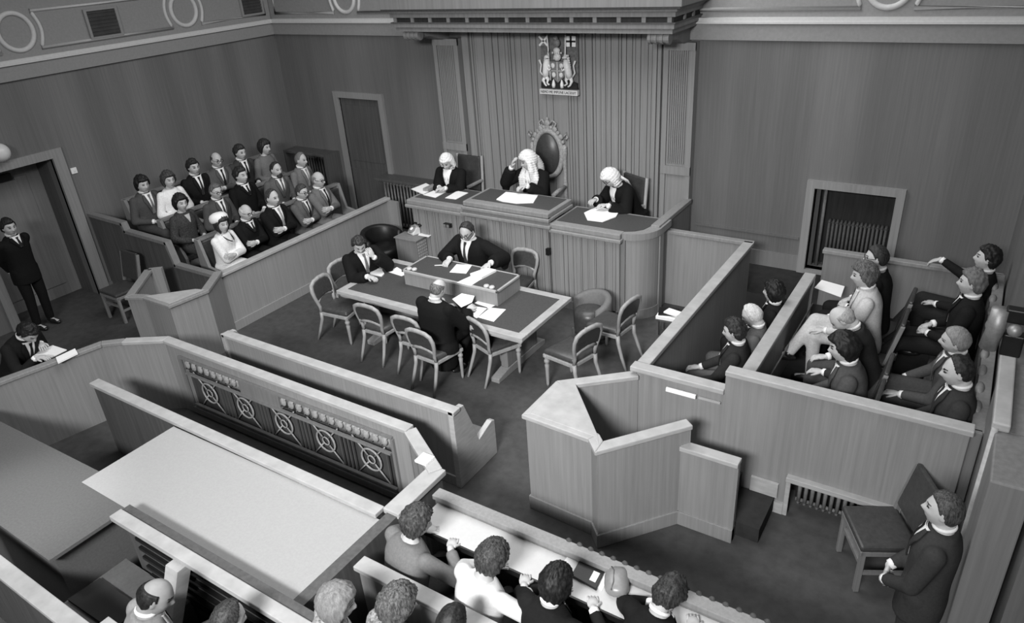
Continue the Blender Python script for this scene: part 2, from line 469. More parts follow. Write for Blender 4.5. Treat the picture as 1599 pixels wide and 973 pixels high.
# jury enclosure (right)
t = thing('jury_enclosure', 'right hand panelled enclosure with pale cap rails around the rows of seated people', 'enclosure')
MB().box(-2.36, -1.53, 5.39, 5.45, 0, 1.10).build('front_panel', WOOD, t)
MB().box(-2.42, -1.53, 5.36, 5.48, 1.10, 1.15).build('cap_rail', WOODL, t, bevel=.008)
m = MB(); m.box(-1.53, -.88, 5.39, 5.45, 0, 1.30); m.box(-.88, -.05, 5.39, 5.45, .40, 1.30); m.box(-.05, .30, 5.39, 5.45, 0, 1.30)
m.build('front_panel', WOOD, t)
MB().box(-1.53, .32, 5.36, 5.48, 1.30, 1.35).build('cap_rail', WOODL, t, bevel=.008)
MB().wall([(-2.36, 5.45), (-2.36, 8.86)], .06, 0, 1.06).build('side_panel', WOOD, t)
MB().wall([(-2.36, 5.48), (-2.36, 8.86)], .13, 1.06, 1.11).build('cap_rail', WOODL, t, bevel=.008)
MB().wall([(-3.52, 8.86), (-2.36, 8.86)], .06, 0, 1.06).build('rear_panel', WOOD, t)
MB().wall([(-3.52, 8.86), (-2.30, 8.86)], .10, 1.06, 1.11).build('cap_rail', WOOD, t, bevel=.008)
# second row desk front
MB().wall([(-1.50, 5.45), (-1.50, 8.45)], .06, 0, .95).build('row_panel', WOODM, t)
MB().wall([(-1.50, 5.48), (-1.50, 8.45)], .13, .95, 1.0).build('cap_rail', WOODL, t, bevel=.008)
MB().wall([(-1.42, 5.48), (-1.42, 8.4)], .012, .62, .64).build('moulding', WOODM, t)
MB().box(-1.49, -1.44, 8.40, 8.46, 0, .97).build('row_end', WOODM, t)
MB().wall([(-1.45, 8.9), (.40, 8.9)], .06, .3, 1.10).build('back_partition', WOODM, t)
MB().wall([(-1.47, 8.9), (.40, 8.9)], .10, 1.10, 1.15).build('cap_rail', WOOD, t, bevel=.008)
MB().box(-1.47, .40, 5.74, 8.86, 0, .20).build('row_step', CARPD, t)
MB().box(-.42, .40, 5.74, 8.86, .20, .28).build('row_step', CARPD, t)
m = MB(); m.box(-.92, -.02, 5.33, 5.47, .40, .45)
m.box(-.92, -.88, 5.36, 5.45, 0, .40)
m.build('recess_frame', WOODL, t, bevel=.006)
MB().box(-1.53, -.92, 5.36, 5.39, 0, .12).build('skirting', WOODL, t)
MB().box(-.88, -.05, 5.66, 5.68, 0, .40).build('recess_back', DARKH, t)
MB().box(-.05, .30, 5.36, 5.39, 0, .12).build('skirting', WOODM, t)
t = thing('radiator', 'low radiator in the recess under the right enclosure beside the empty chair', 'radiator', (-.47, 5.54, 0.0))
radiator(t, .76, .36, 14, None, .08)

# front row bench (right enclosure) and back bench along the right wall
def pew(name, label, x0, x1, y0, y1, zf, zb, face, grp=None, mb=WOODM, seat=SEATL, capm=WOOD, ends=True):
    """bench along y; face=+1 looks to +x, its back at the low-x side"""
    t = thing(name, label, 'bench', ((x0 + x1) / 2, (y0 + y1) / 2, zf), 0, grp)
    hx, hy = (x1 - x0) / 2, (y1 - y0) / 2; h = zb - zf
    bx = -hx * face
    def B(a, b, y_0, y_1, z0, z1): 
        xa, xb = sorted((bx + face * a, bx + face * b)); return MB().box(xa, xb, y_0, y_1, z0, z1)
    B(0, .05, -hy, hy, 0, h - .04).build('backrest', mb, t)
    B(-.02, .08, -hy, hy, h - .04, h).build('cap_rail', capm, t, bevel=.006)
    B(.05, .10, -hy + .02, hy - .02, .46, h - .08).build('back_pad', seat, t, bevel=.015)
    B(.05, .48, -hy + .02, hy - .02, .36, .45).build('seat', seat, t, bevel=.02)
    B(.06, .44, -hy + .03, hy - .03, 0, .36).build('seat_box', mb, t)
    if ends:
        for yy in (-hy, hy):
            prof = [(0, 0), (.5, 0), (.5, .42), (.42, .60), (.20, .64), (.10, h), (0, h)]
            m = MB(); m.side([(bx + face * a, b) for a, b in prof], 'y', yy - .025, yy + .025)
            m.build('bench_end', capm, t, bevel=.006)
    return t
pew('pew', 'dark bench in the front row of the right enclosure', -2.03, -1.55, 5.5, 8.3, -.07, .80, -1, None, WOODD, SEATL, WOODD, False)
tb = pew('pew', 'long bench with a carved back rail along the right wall', -.12, .38, 5.5, 8.6, .28, 1.28, -1, None, WOODM, SEATL, WOODM)
for k in range(9): MB().ball((.19, -1.2 + k * .3, .99), (.035, .10, .035), 10, 6).build('carved_knob', WOODM, tb, True)

# partition settle in front of the dock
t = thing('settle', 'long low pale panelled settle between the dock and the court floor', 'bench')
y = 4.30
MB().box(-7.02, -3.70, y - .03, y + .03, 0, .86).build('panel', WOOD, t)
MB().box(-7.06, -3.68, y - .055, y + .055, .86, .905).build('cap_rail', WOODL, t, bevel=.008)
MB().box(-7.02, -3.70, y - .05, y - .03, 0, .12).build('skirting', WOOD, t, bevel=.005)
for x in (-7.04, -3.72):
    prof = [(y - .055, 0), (4.88, 0), (4.88, .42), (4.83, .44), (4.60, .36), (4.52, .62), (4.42, .885), (y - .055, .905)]
    MB().side(prof, 'x', x - .03, x + .03).build('bench_end', WOODL, t, bevel=.006)
MB().box(-7.0, -3.76, y + .03, 4.80, .30, .35).build('seat', WOODM, t, bevel=.01)
MB().box(-7.0, -3.76, 4.70, 4.74, 0, .30).build('seat_front', WOODM, t)

# dock with ornamental front
t = thing('dock', 'bay fronted dock with five metal rings in its ornamental grille', 'dock')
DP = [(-8.42, 2.05), (-8.12, 3.42), (-7.93, 3.58), (-7.50, 3.84), (-3.86, 3.84), (-3.30, 3.50)]
MB().wall(DP[:4], .07, 0, .90).build('side_panel', WOOD, t); MB().wall(DP[4:], .07, 0, .88).build('side_panel', WOOD, t)
m = MB()
zt, zb_ = .78, .12
m.box(-7.53, -3.84, 3.805, 3.875, 0, zb_); m.box(-7.53, -3.84, 3.805, 3.875, zt, .90)
m.box(-7.53, -7.24, 3.805, 3.875, zb_, zt); m.box(-4.07, -3.84, 3.805, 3.875, zb_, zt)
m.build('front_panel', WOOD, t)
MB().wall(DP[:3], .10, .90, .945).build('cap_rail', WOOD, t, bevel=.008)
MB().wall(DP[2:5], .11, .90, .945).build('cap_rail', WOODL, t, bevel=.008)
MB().wall(DP[4:], .12, .88, .93).build('cap_rail', WOODL, t, bevel=.008)
m = MB()
for (a, b, c, d) in ((-7.26, -4.05, zt, zt + .025), (-7.26, -4.05, zb_ - .025, zb_), (-7.27, -7.24, zb_, zt), (-4.07, -4.04, zb_, zt), (-7.2, -4.1, zt - .20, zt - .18), (-7.2, -4.1, zb_ + .04, zb_ + .055)):
    m.box(a, b, 3.775, 3.81, c, d)
m.build('frame_moulding', WOODM, t)
MB().box(-7.24, -4.07, 3.85, 3.87, zb_, zt).build('grille_back', mat('grille_back', 66, 0.6, 0.25, (20, 20, 2)), t)
LEAD = mat('bronze_bars', 150, 0.4, 0.2, (30, 30, 30))
n = 5; L = 3.10 / n
for k in range(n):
    cx = -7.205 + L * (k + .5); cz = (zb_ + zt - .19) / 2 + .03; R = .125
    g = MB()
    g.tube([(cx + R * math.cos(a), 3.82, cz + R * math.sin(a)) for a in [2 * math.pi * q / 28 for q in range(28)]], .011, 6, closed=True)
    g.tube([(cx + .045 * math.cos(a), 3.82, cz + .045 * math.sin(a)) for a in [2 * math.pi * q / 18 for q in range(18)]], .008, 6, closed=True)
    h = (zt - .19 - zb_ - .04) / 2 + .01
    for sx in (-1, 1):
        for sz in (-1, 1):
            g.tube([(cx + sx * .04, 3.82, cz + sz * .04), (cx + sx * h * .95, 3.82, cz + sz * h)], .008, 6)
    g.build('ring_ornament', LEAD, t, True)
    b = MB()
    for q in range(4):
        xx = cx + L * .5 + (q - 1.5) * .055
        if k < n - 1 or q < 1: b.box(xx - .008, xx + .008, 3.81, 3.83, zb_ + .055, zt - .2)
    b.build('grille_bars', WOODD, t)
# pierced frieze above the rings: two runs with a plain block between
random.seed(2)
for (a, b) in ((-7.22, -6.25), (-5.62, -4.10)):
    f = MB(); x = a
    f.box(a, b, 3.83, 3.85, zt - .17, zt - .01)
    while x < b - .06:
        f.ball((x + .05, 3.815, zt - .09), (.045, .02, .05), 8, 6)
        f.tube([(x, 3.815, zt - .15), (x + .05, 3.81, zt - .09), (x + .1, 3.815, zt - .03)], .011, 6)
        x += .115
    f.build('carved_frieze', CARV, t, True)
MB().box(-6.25, -5.62, 3.80, 3.84, zt - .19, zt).build('plain_block', WOODM, t)
for k in range(3):
    a = Vector(DP[4]).lerp(Vector(DP[5]), .2 + .28 * k)
    MB().obox((a.x - .02, a.y - .035, .45), (.03, .03, .8), math.atan2(-.34, .56)).build('post_moulding', WOODM, t)
MB().box(-3.52, -3.40, 3.50, 3.62, .93, .95).build('paper_tag', PAPER, t)
# inner end block and the dock's inner rail
t = thing('dock_wall', 'short thick wall capped in oak between the dock and the reporters desk', 'wall block')
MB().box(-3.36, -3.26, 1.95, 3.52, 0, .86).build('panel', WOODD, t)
MB().box(-3.40, -3.24, 2.96, 3.56, .86, .915).build('cap_rail', WOODL, t, bevel=.008)
MB().box(-3.36, -3.26, 1.95, 2.96, .86, .885).build('lipping', WOODD, t)
t = thing('dock_rail', 'low panelled rail running between the dock grille and the pale boarding', 'rail')
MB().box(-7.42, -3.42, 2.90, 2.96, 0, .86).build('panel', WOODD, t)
MB().box(-7.45, -3.41, 2.88, 2.99, .86, .905).build('cap_rail', WOODL, t, bevel=.008)
# boarding in the foreground
t = thing('boarding', 'big pale flat boarding laid at rail height in the lower left foreground', 'boarding')
MB().prism([(-5.98, 1.97), (-3.37, 1.97), (-3.37, 2.89), (-5.98, 2.87)], .83, .86).build('board', BOARDW, t)
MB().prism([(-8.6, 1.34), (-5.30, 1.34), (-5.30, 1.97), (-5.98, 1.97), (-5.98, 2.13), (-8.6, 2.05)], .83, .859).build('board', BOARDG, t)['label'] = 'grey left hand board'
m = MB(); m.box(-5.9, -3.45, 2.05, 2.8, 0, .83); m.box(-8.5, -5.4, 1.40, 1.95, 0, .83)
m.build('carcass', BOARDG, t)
# seat divider (panel 2) behind the boarding, rail 3
t = thing('seat_divider', 'oak topped divider with a sloping bracket in front of the pale boarding', 'divider')
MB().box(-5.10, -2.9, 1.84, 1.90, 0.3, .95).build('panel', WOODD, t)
MB().box(-5.16, -2.9, 1.78, 1.88, .95, 1.0).build('cap_rail', WOODL, t, bevel=.006)
MB().box(-5.16, -2.9, 1.88, 1.95, .94, .985).build('back_rail', WOODD, t)
MB().side([(1.84, .95), (1.72, .95), (1.50, .45), (1.58, .43)], 'x', -4.36, -4.22).build('bracket', WOODL, t)
m = MB()
for k in range(5): m.box(-4.95, -3.0, 1.815, 1.84, .42 + k * .1, .45 + k * .1)
m.build('slats', BLACK, t)
t = thing('gallery_step', 'grey raised floor step below the divider at the lower left edge', 'step')
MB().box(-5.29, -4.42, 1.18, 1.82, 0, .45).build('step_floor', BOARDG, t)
t = thing('front_rail', 'pale rail crossing the bottom left corner', 'rail')
MB().box(-6.2, -4.40, 1.08, 1.14, 0, .86).build('panel', WOODD, t)
MB().box(-6.2, -4.38, 1.05, 1.17, .86, .90).build('cap_rail', WOODL, t, bevel=.006)
tag(MB().prism([tuple(PZ(*q, .47).xy) for q in ((106, 937), (156, 904), (222, 950), (175, 985))], .45, .48).build('floor_mat', mat('dark_mat', 44, 0.9, 0.05)), 'dark square mat on the grey step beside the balding man', 'mat')

# reporters desk (right foreground)
t = thing('reporters_desk', 'long white topped writing desk with an oak rail in the bottom foreground', 'desk')
MB().box(-3.12, .36, 3.00, 3.28, .80, .835).build('desktop', PAPER if False else mat('white_desktop', 188, 0.6, 0.03, (40, 40, 40)), t, bevel=.004)
MB().box(-3.12, .36, 2.985, 3.0, .79, .836).build('edge_strip', BLACK, t)
MB().box(-3.14, .38, 3.28, 3.34, 0, .86).build('front_panel', WOODM, t)
MB().box(-3.16, .38, 3.27, 3.37, .86, .905).build('rail', WOOD, t, bevel=.006)
for k in range(24):
    MB().ball((-1.98 + k * .088, 3.372, .895), (.026, .02, .03), 8, 6).build('bead', FRINGE, t, True)
MB().box(-3.0, .3, 2.97, 2.98, .2, .55).build('kick_board', WOODM, t)
for x in (-3.05, -1.6, .25): MB().box(x, x + .05, 3.02, 3.26, 0, .80).build('desk_support', WOODM, t)
def fbench(name, label, x0, x1, yb, zb):
    t = thing(name, label, 'bench')
    MB().box(x0, x1, yb - .03, yb + .03, 0, zb - .04).build('backrest', WOOD, t)
    MB().box(x0 - .02, x1, yb - .06, yb + .06, zb - .04, zb).build('cap_rail', WOODL, t, bevel=.006)
    MB().box(x0, x1, yb + .03, yb + .42, .40, .45).build('seat', WOODM, t, bevel=.01)
    MB().box(x0, x0 + .05, yb, yb + .40, 0, .40).build('bench_end', WOOD, t); MB().box(x1 - .05, x1, yb, yb + .40, 0, .40).build('bench_end', WOOD, t)
fbench('pew', 'front bench with a pale back rail where the reporters sit at the white desk', -3.16, .3, 2.46, .92)
fbench('pew', 'second bench behind the reporters at the bottom edge', -3.16, -1.0, 1.62, .92)
fbench('pew', 'bench of the balding man in the bottom left corner', -4.38, -3.0, 1.22, .86)

# foreground partition at the right edge with its metal fitting
t = thing('door_post', 'tall panelled post wall with a bright beaded edge at the right edge', 'post')
m = MB(); m.box(.385, .60, 4.2, 4.76, 0, 1.80); 
m.build('post', WOODM, t, bevel=.012)
MB().box(.36, .46, 4.74, 5.7, 1.80, 1.86).build('top_bead', WOODL, t, bevel=.01)
MB().box(.385, .60, 4.76, 5.7, 0, 1.80).build('panel', WOODM, t)
MB().tube([(.382, 4.74, 0), (.382, 4.74, 1.82)], .02, 10).build('edge_bead', WOODL, t, True)
t = thing('wall_fitting', 'curved metal lamp fitting on top of the post at the right edge', 'fitting', tuple(PY(1575, 515, 5.3)))
MB().tube([(-.09, 0, -.16), (-.07, 0, .0), (-.07, 0, .14)], .055, 14).build('shade', BRASS, t, True)
MB().box(-.02, .10, -.04, .05, -.18, -.02).build('clamp', BLACK, t, bevel=.01)
MB().ball((.03, -.06, .03), .045, 12, 8).build('knob', BRASS, t, True)
MB().box(-.04, .12, -.03, .05, .06, .16).build('arm', BLACK, t, bevel=.01)

# ------------------------------------------------------------------ left jury box
JX = -8.60
t = thing('jury_box', 'left hand jury box with a sloping end wall and a pale front rail', 'jury box')
MB().wall([(JX, 5.40), (JX, 8.86)], .06, 0, .855).build('front_panel', WOOD, t)
MB().wall([(JX, 5.36), (JX, 8.90)], .13, .855, .90).build('cap_rail', WOODL, t, bevel=.008)
MB().box(JX + .03, JX + .05, 5.4, 8.86, 0, .14).build('skirting', WOOD, t, bevel=.005)
MB().box(-8.64, -8.0 - .35, 8.83, 8.89, 0, .855).build('rear_return', WOOD, t)
prof = [(XL, 0), (-8.62, 0), (-8.62, .80), (-9.70, .80), (-9.78, 1.14), (-10.80, 1.16), (-10.83, 1.28), (XL, 1.30)]
MB().side(prof, 'y', 5.44, 5.50).build('end_panel', WOODD, t)
m = MB()
for (a, b) in (((-8.62, .80), (-9.70, .80)), ((-9.70, .80), (-9.78, 1.14)), ((-9.78, 1.14), (-10.80, 1.16)), ((-10.80, 1.16), (-10.83, 1.28)), ((-10.83, 1.28), (XL, 1.30))):
    d = Vector((b[0] - a[0], 0, b[1] - a[1])); L = d.length; c = Vector(((a[0] + b[0]) / 2, 5.47, (a[1] + b[1]) / 2))
    ang = math.atan2(d.z, d.x)
    m.obox(c, (L + .03, .10, .05), 0, Matrix.Rotation(-ang, 3, 'Y'))
m.build('end_rail', WOODM, t)
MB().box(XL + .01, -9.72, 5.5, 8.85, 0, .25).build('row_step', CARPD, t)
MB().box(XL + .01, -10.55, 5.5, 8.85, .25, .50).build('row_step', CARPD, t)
for i, (x, zf, zb, nm) in enumerate(((-9.72, 0.0, 1.06, 'front'), (-10.57, .25, 1.24, 'middle'), (-11.42, .50, 1.46, 'top'))):
    pew('pew', 'curved end oak pew of the %s jury row at the left' % nm, x, x + .5, 5.86, 8.78, zf, zb, 1, None, WOODM, SEATL, WOOD)

# left witness stand, mirrored
t = thing('witness_box', 'smaller pale angular stand at the near end of the left jury box', 'witness box')
Lp = [(-9.60, 4.98), (-9.02, 4.33), (-8.80, 4.42), (-8.28, 4.42), (-8.22, 4.90), (-8.58, 5.38)]
capwall(t, Lp, .95, cap=.11, base=False, mc=WOOD)
MB().prism([Lp[2], Lp[3], Lp[4], (-8.36, 4.86)], .915, .952).build('corner_shelf', WOODL, t, bevel=.006)
MB().wall([(-9.60, 4.98), (-9.46, 5.10)], .08, 0, .95).build('end_post', WOOD, t)
MB().box(-9.4, -8.4, 4.65, 5.3, 0, .02).build('box_floor', CARPD, t)

# ------------------------------------------------------------------ judges bench
t = thing('judges_bench', 'long fluted judges bench with raised centre and leather writing tops', 'bench')
m = MB(); random.seed(9)
def fluted(mb, x0, x1, y, z0, z1):
    x = x0
    mb.box(x0, x1, y, y + .05, z0, z1)
    while x < x1 - .02:
        w = random.choice((.016, .022, .03, .042, .06)); d = random.choice((.008, .013, .02))
        mb.box(x, min(x + w, x1), y - d, y, z0, z1); x += w + random.choice((0, .004, .006))
fluted(m, -7.28, -6.30, 8.12, .1, 1.13); fluted(m, -6.30, -4.88, 8.06, .1, 1.17); fluted(m, -4.83, -3.82, 8.10, .1, 1.16)
m.box(-4.88, -4.83, 8.12, 8.18, .1, 1.16)
m.build('fluted_front', WOOD, t)
m = MB(); m.box(-7.30, -3.84, 8.08, 8.14, 0, .12)
cx, cy, r = -3.80, 8.52, .34
arc = [(cx + (r) * math.sin(a), cy - (r) * math.cos(a)) for a in [math.pi / 2 * k / 10 for k in range(11)]]
m.wall([(cx + (r + .015) * math.sin(a), cy - (r + .015) * math.cos(a)) for a in [math.pi / 2 * k / 10 for k in range(11)]], .04, 0, .14)
m.build('skirting', WOOD, t)
MB().wall(arc, .05, .0, 1.17).build('curved_front', WOOD, t)
MB().box(-3.84, -3.76, 8.13, 8.24, 0, 1.17).build('corner_pilaster', WOODM, t)
m = MB(); m.box(-3.52, -3.42, 8.50, 8.62, 0, 1.24); m.build('corner_pilaster', WOOD, t)
MB().box(-3.51, -3.46, 8.62, YB - .12, .0, 1.22).build('side_panel', WOODM, t)
MB().box(-3.56, -3.44, 8.50, YB - .12, 1.22, 1.28).build('side_rail', WOOD, t, bevel=.008)
MB().box(-7.38, -7.32, 8.14, 9.2, 0, 1.24).build('side_panel', WOOD, t)
# counters
def counter(x0, x1, yf, yb, z, rim=.06):
    MB().box(x0, x1, yf - .02, yb, z - .07, z).build('counter', WOOD, t, bevel=.012)
    MB().box(x0 - .02, x1 + .02, yf - .05, yb, z - .12, z - .07).build('counter_moulding', WOOD, t, bevel=.012)
    MB().box(x0 + .06, x1 - .06, yf + .12, yb - .04, z, z + .004).build('leather_top', LEATHER, t)
counter(-7.42, -6.32, 8.09, 8.85, 1.27)
counter(-6.30, -4.86, 8.06, 8.72, 1.40)
MB().box(-6.34, -4.82, 8.00, 8.12, 1.19, 1.24).build('centre_ledge', WOOD, t, bevel=.012)
MB().box(-6.31, -4.85, 8.04, 8.10, 1.24, 1.33).build('centre_riser', WOODM, t)
MB().box(-4.86, -3.80, 8.06, 8.85, 1.19, 1.26).build('counter', WOOD, t, bevel=.012)
MB().box(-4.86, -3.78, 8.03, 8.85, 1.14, 1.19).build('counter_moulding', WOOD, t, bevel=.012)
poly = [(cx + (r + .05) * math.sin(a), cy - (r + .05) * math.cos(a)) for a in [math.pi / 2 * k / 10 for k in range(11)]]
MB().prism([(cx, 8.85)] + [(cx, cy)] + poly + [(cx + r + .05, 8.85)], 1.165, 1.255).build('curved_counter', WOOD, t)
MB().prism([(-4.82, 8.20), (-3.80, 8.20), (-3.68, 8.26), (-3.60, 8.36), (-3.57, 8.5), (-3.57, 8.80), (-4.82, 8.80)], 1.258, 1.262).build('leather_top', LEATHER, t)
MB().obox((-7.36, 8.85, 1.30), (.10, .75, .06), 0).build('side_rail', WOOD, t, bevel=.008)
MB().box(-7.3, -3.56, 8.30, YB - .2, 0, .50).build('dais', CARPD, t)
# sockets on the bench front
for (px, py, lab, mm, w, h) in ((700, 351, 'small dark double socket on the bench front behind the clerk', BLACK, .12, .06), (857, 392, 'dark switch box on the bench front above the empty table chair', BLACK, .05, .10), (945, 465, 'dark and white double socket low on the bench front', BLACK, .13, .06)):
    p = PY(px, py, 8.06)
    s = thing('wall_socket', lab, 'socket', (p.x, 8.04, p.z))
    MB().box(-w / 2, w / 2, -.03, .03, -h / 2, h / 2).build('box', mm, s, bevel=.005)
    if px != 857:
        for q in (-.03, .03): MB().box(q - .02, q + .02, -.04, -.03, -.02, .02).build('switch', WHITEP if px == 945 else WOODM, s)
# ------------------------------------------------------------------ clerk's table
TX0, TX1, TY0, TY1, TZ = -6.94, -4.01, 5.95, 7.12, .74
t = thing('court_table', 'big leather topped court table with a raised block in the middle of the floor', 'table', (0, 0, 0))
w = .11
m = MB(); m.box(TX0, TX1, TY0, TY0 + w, TZ - .05, TZ); m.box(TX0, TX1, TY1 - w, TY1, TZ - .05, TZ); m.box(TX0, TX0 + w, TY0 + w, TY1 - w, TZ - .05, TZ); m.box(TX1 - w, TX1, TY0 + w, TY1 - w, TZ - .05, TZ)
m.box(TX0 + .03, TX1 - .03, TY0 + .03, TY1 - .03, TZ - .09, TZ - .05)
m.build('top_border', WOODL, t, bevel=.006)
MB().box(TX0 + w, TX1 - w, TY0 + w, TY1 - w, TZ - .05, TZ - .001).build('leather_top', LEATHER, t)
# raised block
BX0, BX1, BY0, BY1, BZ = -6.22, -4.69, 6.49, 7.03, .955
MB().box(BX0 + .02, BX1 - .02, BY0 + .02, BY1, TZ, BZ - .03).build('raised_block', WOOD, t)
m = MB(); MB
m.box(BX0, BX1, BY0, BY0 + .03, BZ - .03, BZ); m.box(BX0, BX0 + .03, BY0, BY1, BZ - .03, BZ); m.box(BX1 - .03, BX1, BY0, BY1, BZ - .03, BZ); m.box(BX0, BX1, BY1 - .03, BY1, BZ - .03, BZ)
m.build('block_border', WOODL, t, bevel=.005)
MB().box(BX0 + .03, BX1 - .03, BY0 + .03, BY1 - .03, BZ - .03, BZ - .001).build('block_leather', LEATHER, t)
for x in (TX0 + .45, TX1 - .45):
    m = MB(); m.box(x - .05, x + .05, 6.2, 6.9, .10, TZ - .09); m.build('trestle', WOODM, t, bevel=.01)
    m = MB(); m.side([(5.98, 0), (7.08, 0), (7.08, .06), (6.85, .10), (6.2, .10), (5.98, .06)], 'x', x - .06, x + .06); m.build('trestle_foot', WOOD, t, bevel=.008)
MB().box(TX0 + .45, TX1 - .45, 6.48, 6.58, .22, .34).build('stretcher', WOODM, t, bevel=.008)
# inkwells on the block
for (px, py, lab) in ((639, 418.5, 'small pale round inkwell on the raised block, left of the left pair'), (647, 419.5, 'small pale round inkwell on the raised block, right of the left pair'), (759.5, 445.5, 'small pale round inkwell on the raised block, left of the right pair'), (768, 447.5, 'small pale round inkwell on the raised block near its right corner')):
    p = PZ(px, py, BZ + .02)
    tag(MB().lathe((0, 0, 0), [(.034, 0), (.038, .012), (.03, .026), (.014, .03)], 14).build('inkwell', mat('pewter', 190, 0.4, 0.1), None, True, loc=(p.x, p.y, BZ)), lab, 'inkwell', 'inkwells on the table block')

# papers -------------------------------------------------------------------------
TXT = mat('typed_paper', 236, 0.8, 0.0)
def sheet(corners, z, label, th=.004, group=None, name='paper', m=PAPER, cat='paper'):
    P = [PZ(a, b, z + th) for a, b in corners]
    c = sum(P, Vector()) / len(P)
    mb = MB().prism([(p.x - c.x, p.y - c.y) for p in P], 0, th)
    return tag(mb.build(name, m, None, loc=(c.x, c.y, z)), label, cat, group)
G = 'papers on the court table'
sheet([(577, 421), (583, 418), (596, 420), (600, 427), (596, 431), (578, 428)], TZ, 'white papers by the hand of the robed man at the left end of the table', .012, G)
sheet([(606, 424.5), (620, 417), (637, 427), (627, 431)], TZ, 'single white sheet on the table leather beside the raised block', .004, G)
sheet([(702, 425), (713, 412.5), (737, 414), (728, 427)], BZ, 'white sheet before the clerk on the raised block', .004, G)
sheet([(734, 427), (760, 418), (775, 421), (752, 433)], BZ, 'thick white bundle at the clerks left hand on the raised block', .03, G)
sheet([(713, 441), (735, 431), (753, 435), (735, 446)], BZ, 'white sheet at the front edge of the raised block', .004, G)
sheet([(741, 473), (757, 464), (785, 470), (765, 481)], TZ, 'white sheet on the table nearest the raised block', .004, G)
sheet([(731, 489), (741, 478), (764, 482), (744, 497)], TZ, 'white sheet on the table beside the right hand of the robed man seen from behind', .008, G)
sheet([(746, 495), (762, 480), (790, 483), (771, 502)], TZ + .002, 'white sheet overlapping at the front right of the papers on the table', .006, G)
sheet([(706, 467), (721, 458), (741, 462), (737, 472), (720, 480)], TZ + .09, 'white sheet held up by the robed man seen from behind', .004, G)
p = PZ(688, 415, BZ)
tag(MB().tube([(-.07, -.04, .007), (.07, .04, .007)], .006, 8).build('pen', PAPER, None, True, loc=(p.x, p.y, BZ)), 'white pen on the raised block by the clerks hand', 'pen')
G = 'papers on the judges bench'
CZ = 1.27
sheet([(642, 295), (665, 286), (680, 293), (661, 303)], CZ + .005, 'leftmost white papers on the judges bench, with a pen lying on them', .01, G)
sheet([(661, 304), (681, 296), (699, 298), (680, 308.5)], CZ + .005, 'middle sheet of three before the left judge', .006, G)
sheet([(695, 309), (714, 298), (731, 301), (712, 311)], CZ + .005, 'right hand sheet of three before the left judge', .006, G)
sheet([(775, 311), (790, 299.5), (840, 305), (833, 316), (806, 317), (784, 314)], 1.405, 'spread white papers in front of the central judge', .012, G)
sheet([(912, 332), (933, 322), (966, 331), (962, 338), (941, 346), (917, 343)], CZ, 'spread white papers in front of the right judge', .012, G)
p = PZ(672, 294, CZ + .02)
tag(MB().tube([(-.06, -.03, .012), (.06, .03, .012)], .006, 8).build('pen', BLACK, None, True, loc=(p.x, p.y, CZ + .012)), 'dark pen lying on the leftmost papers of the bench', 'pen')

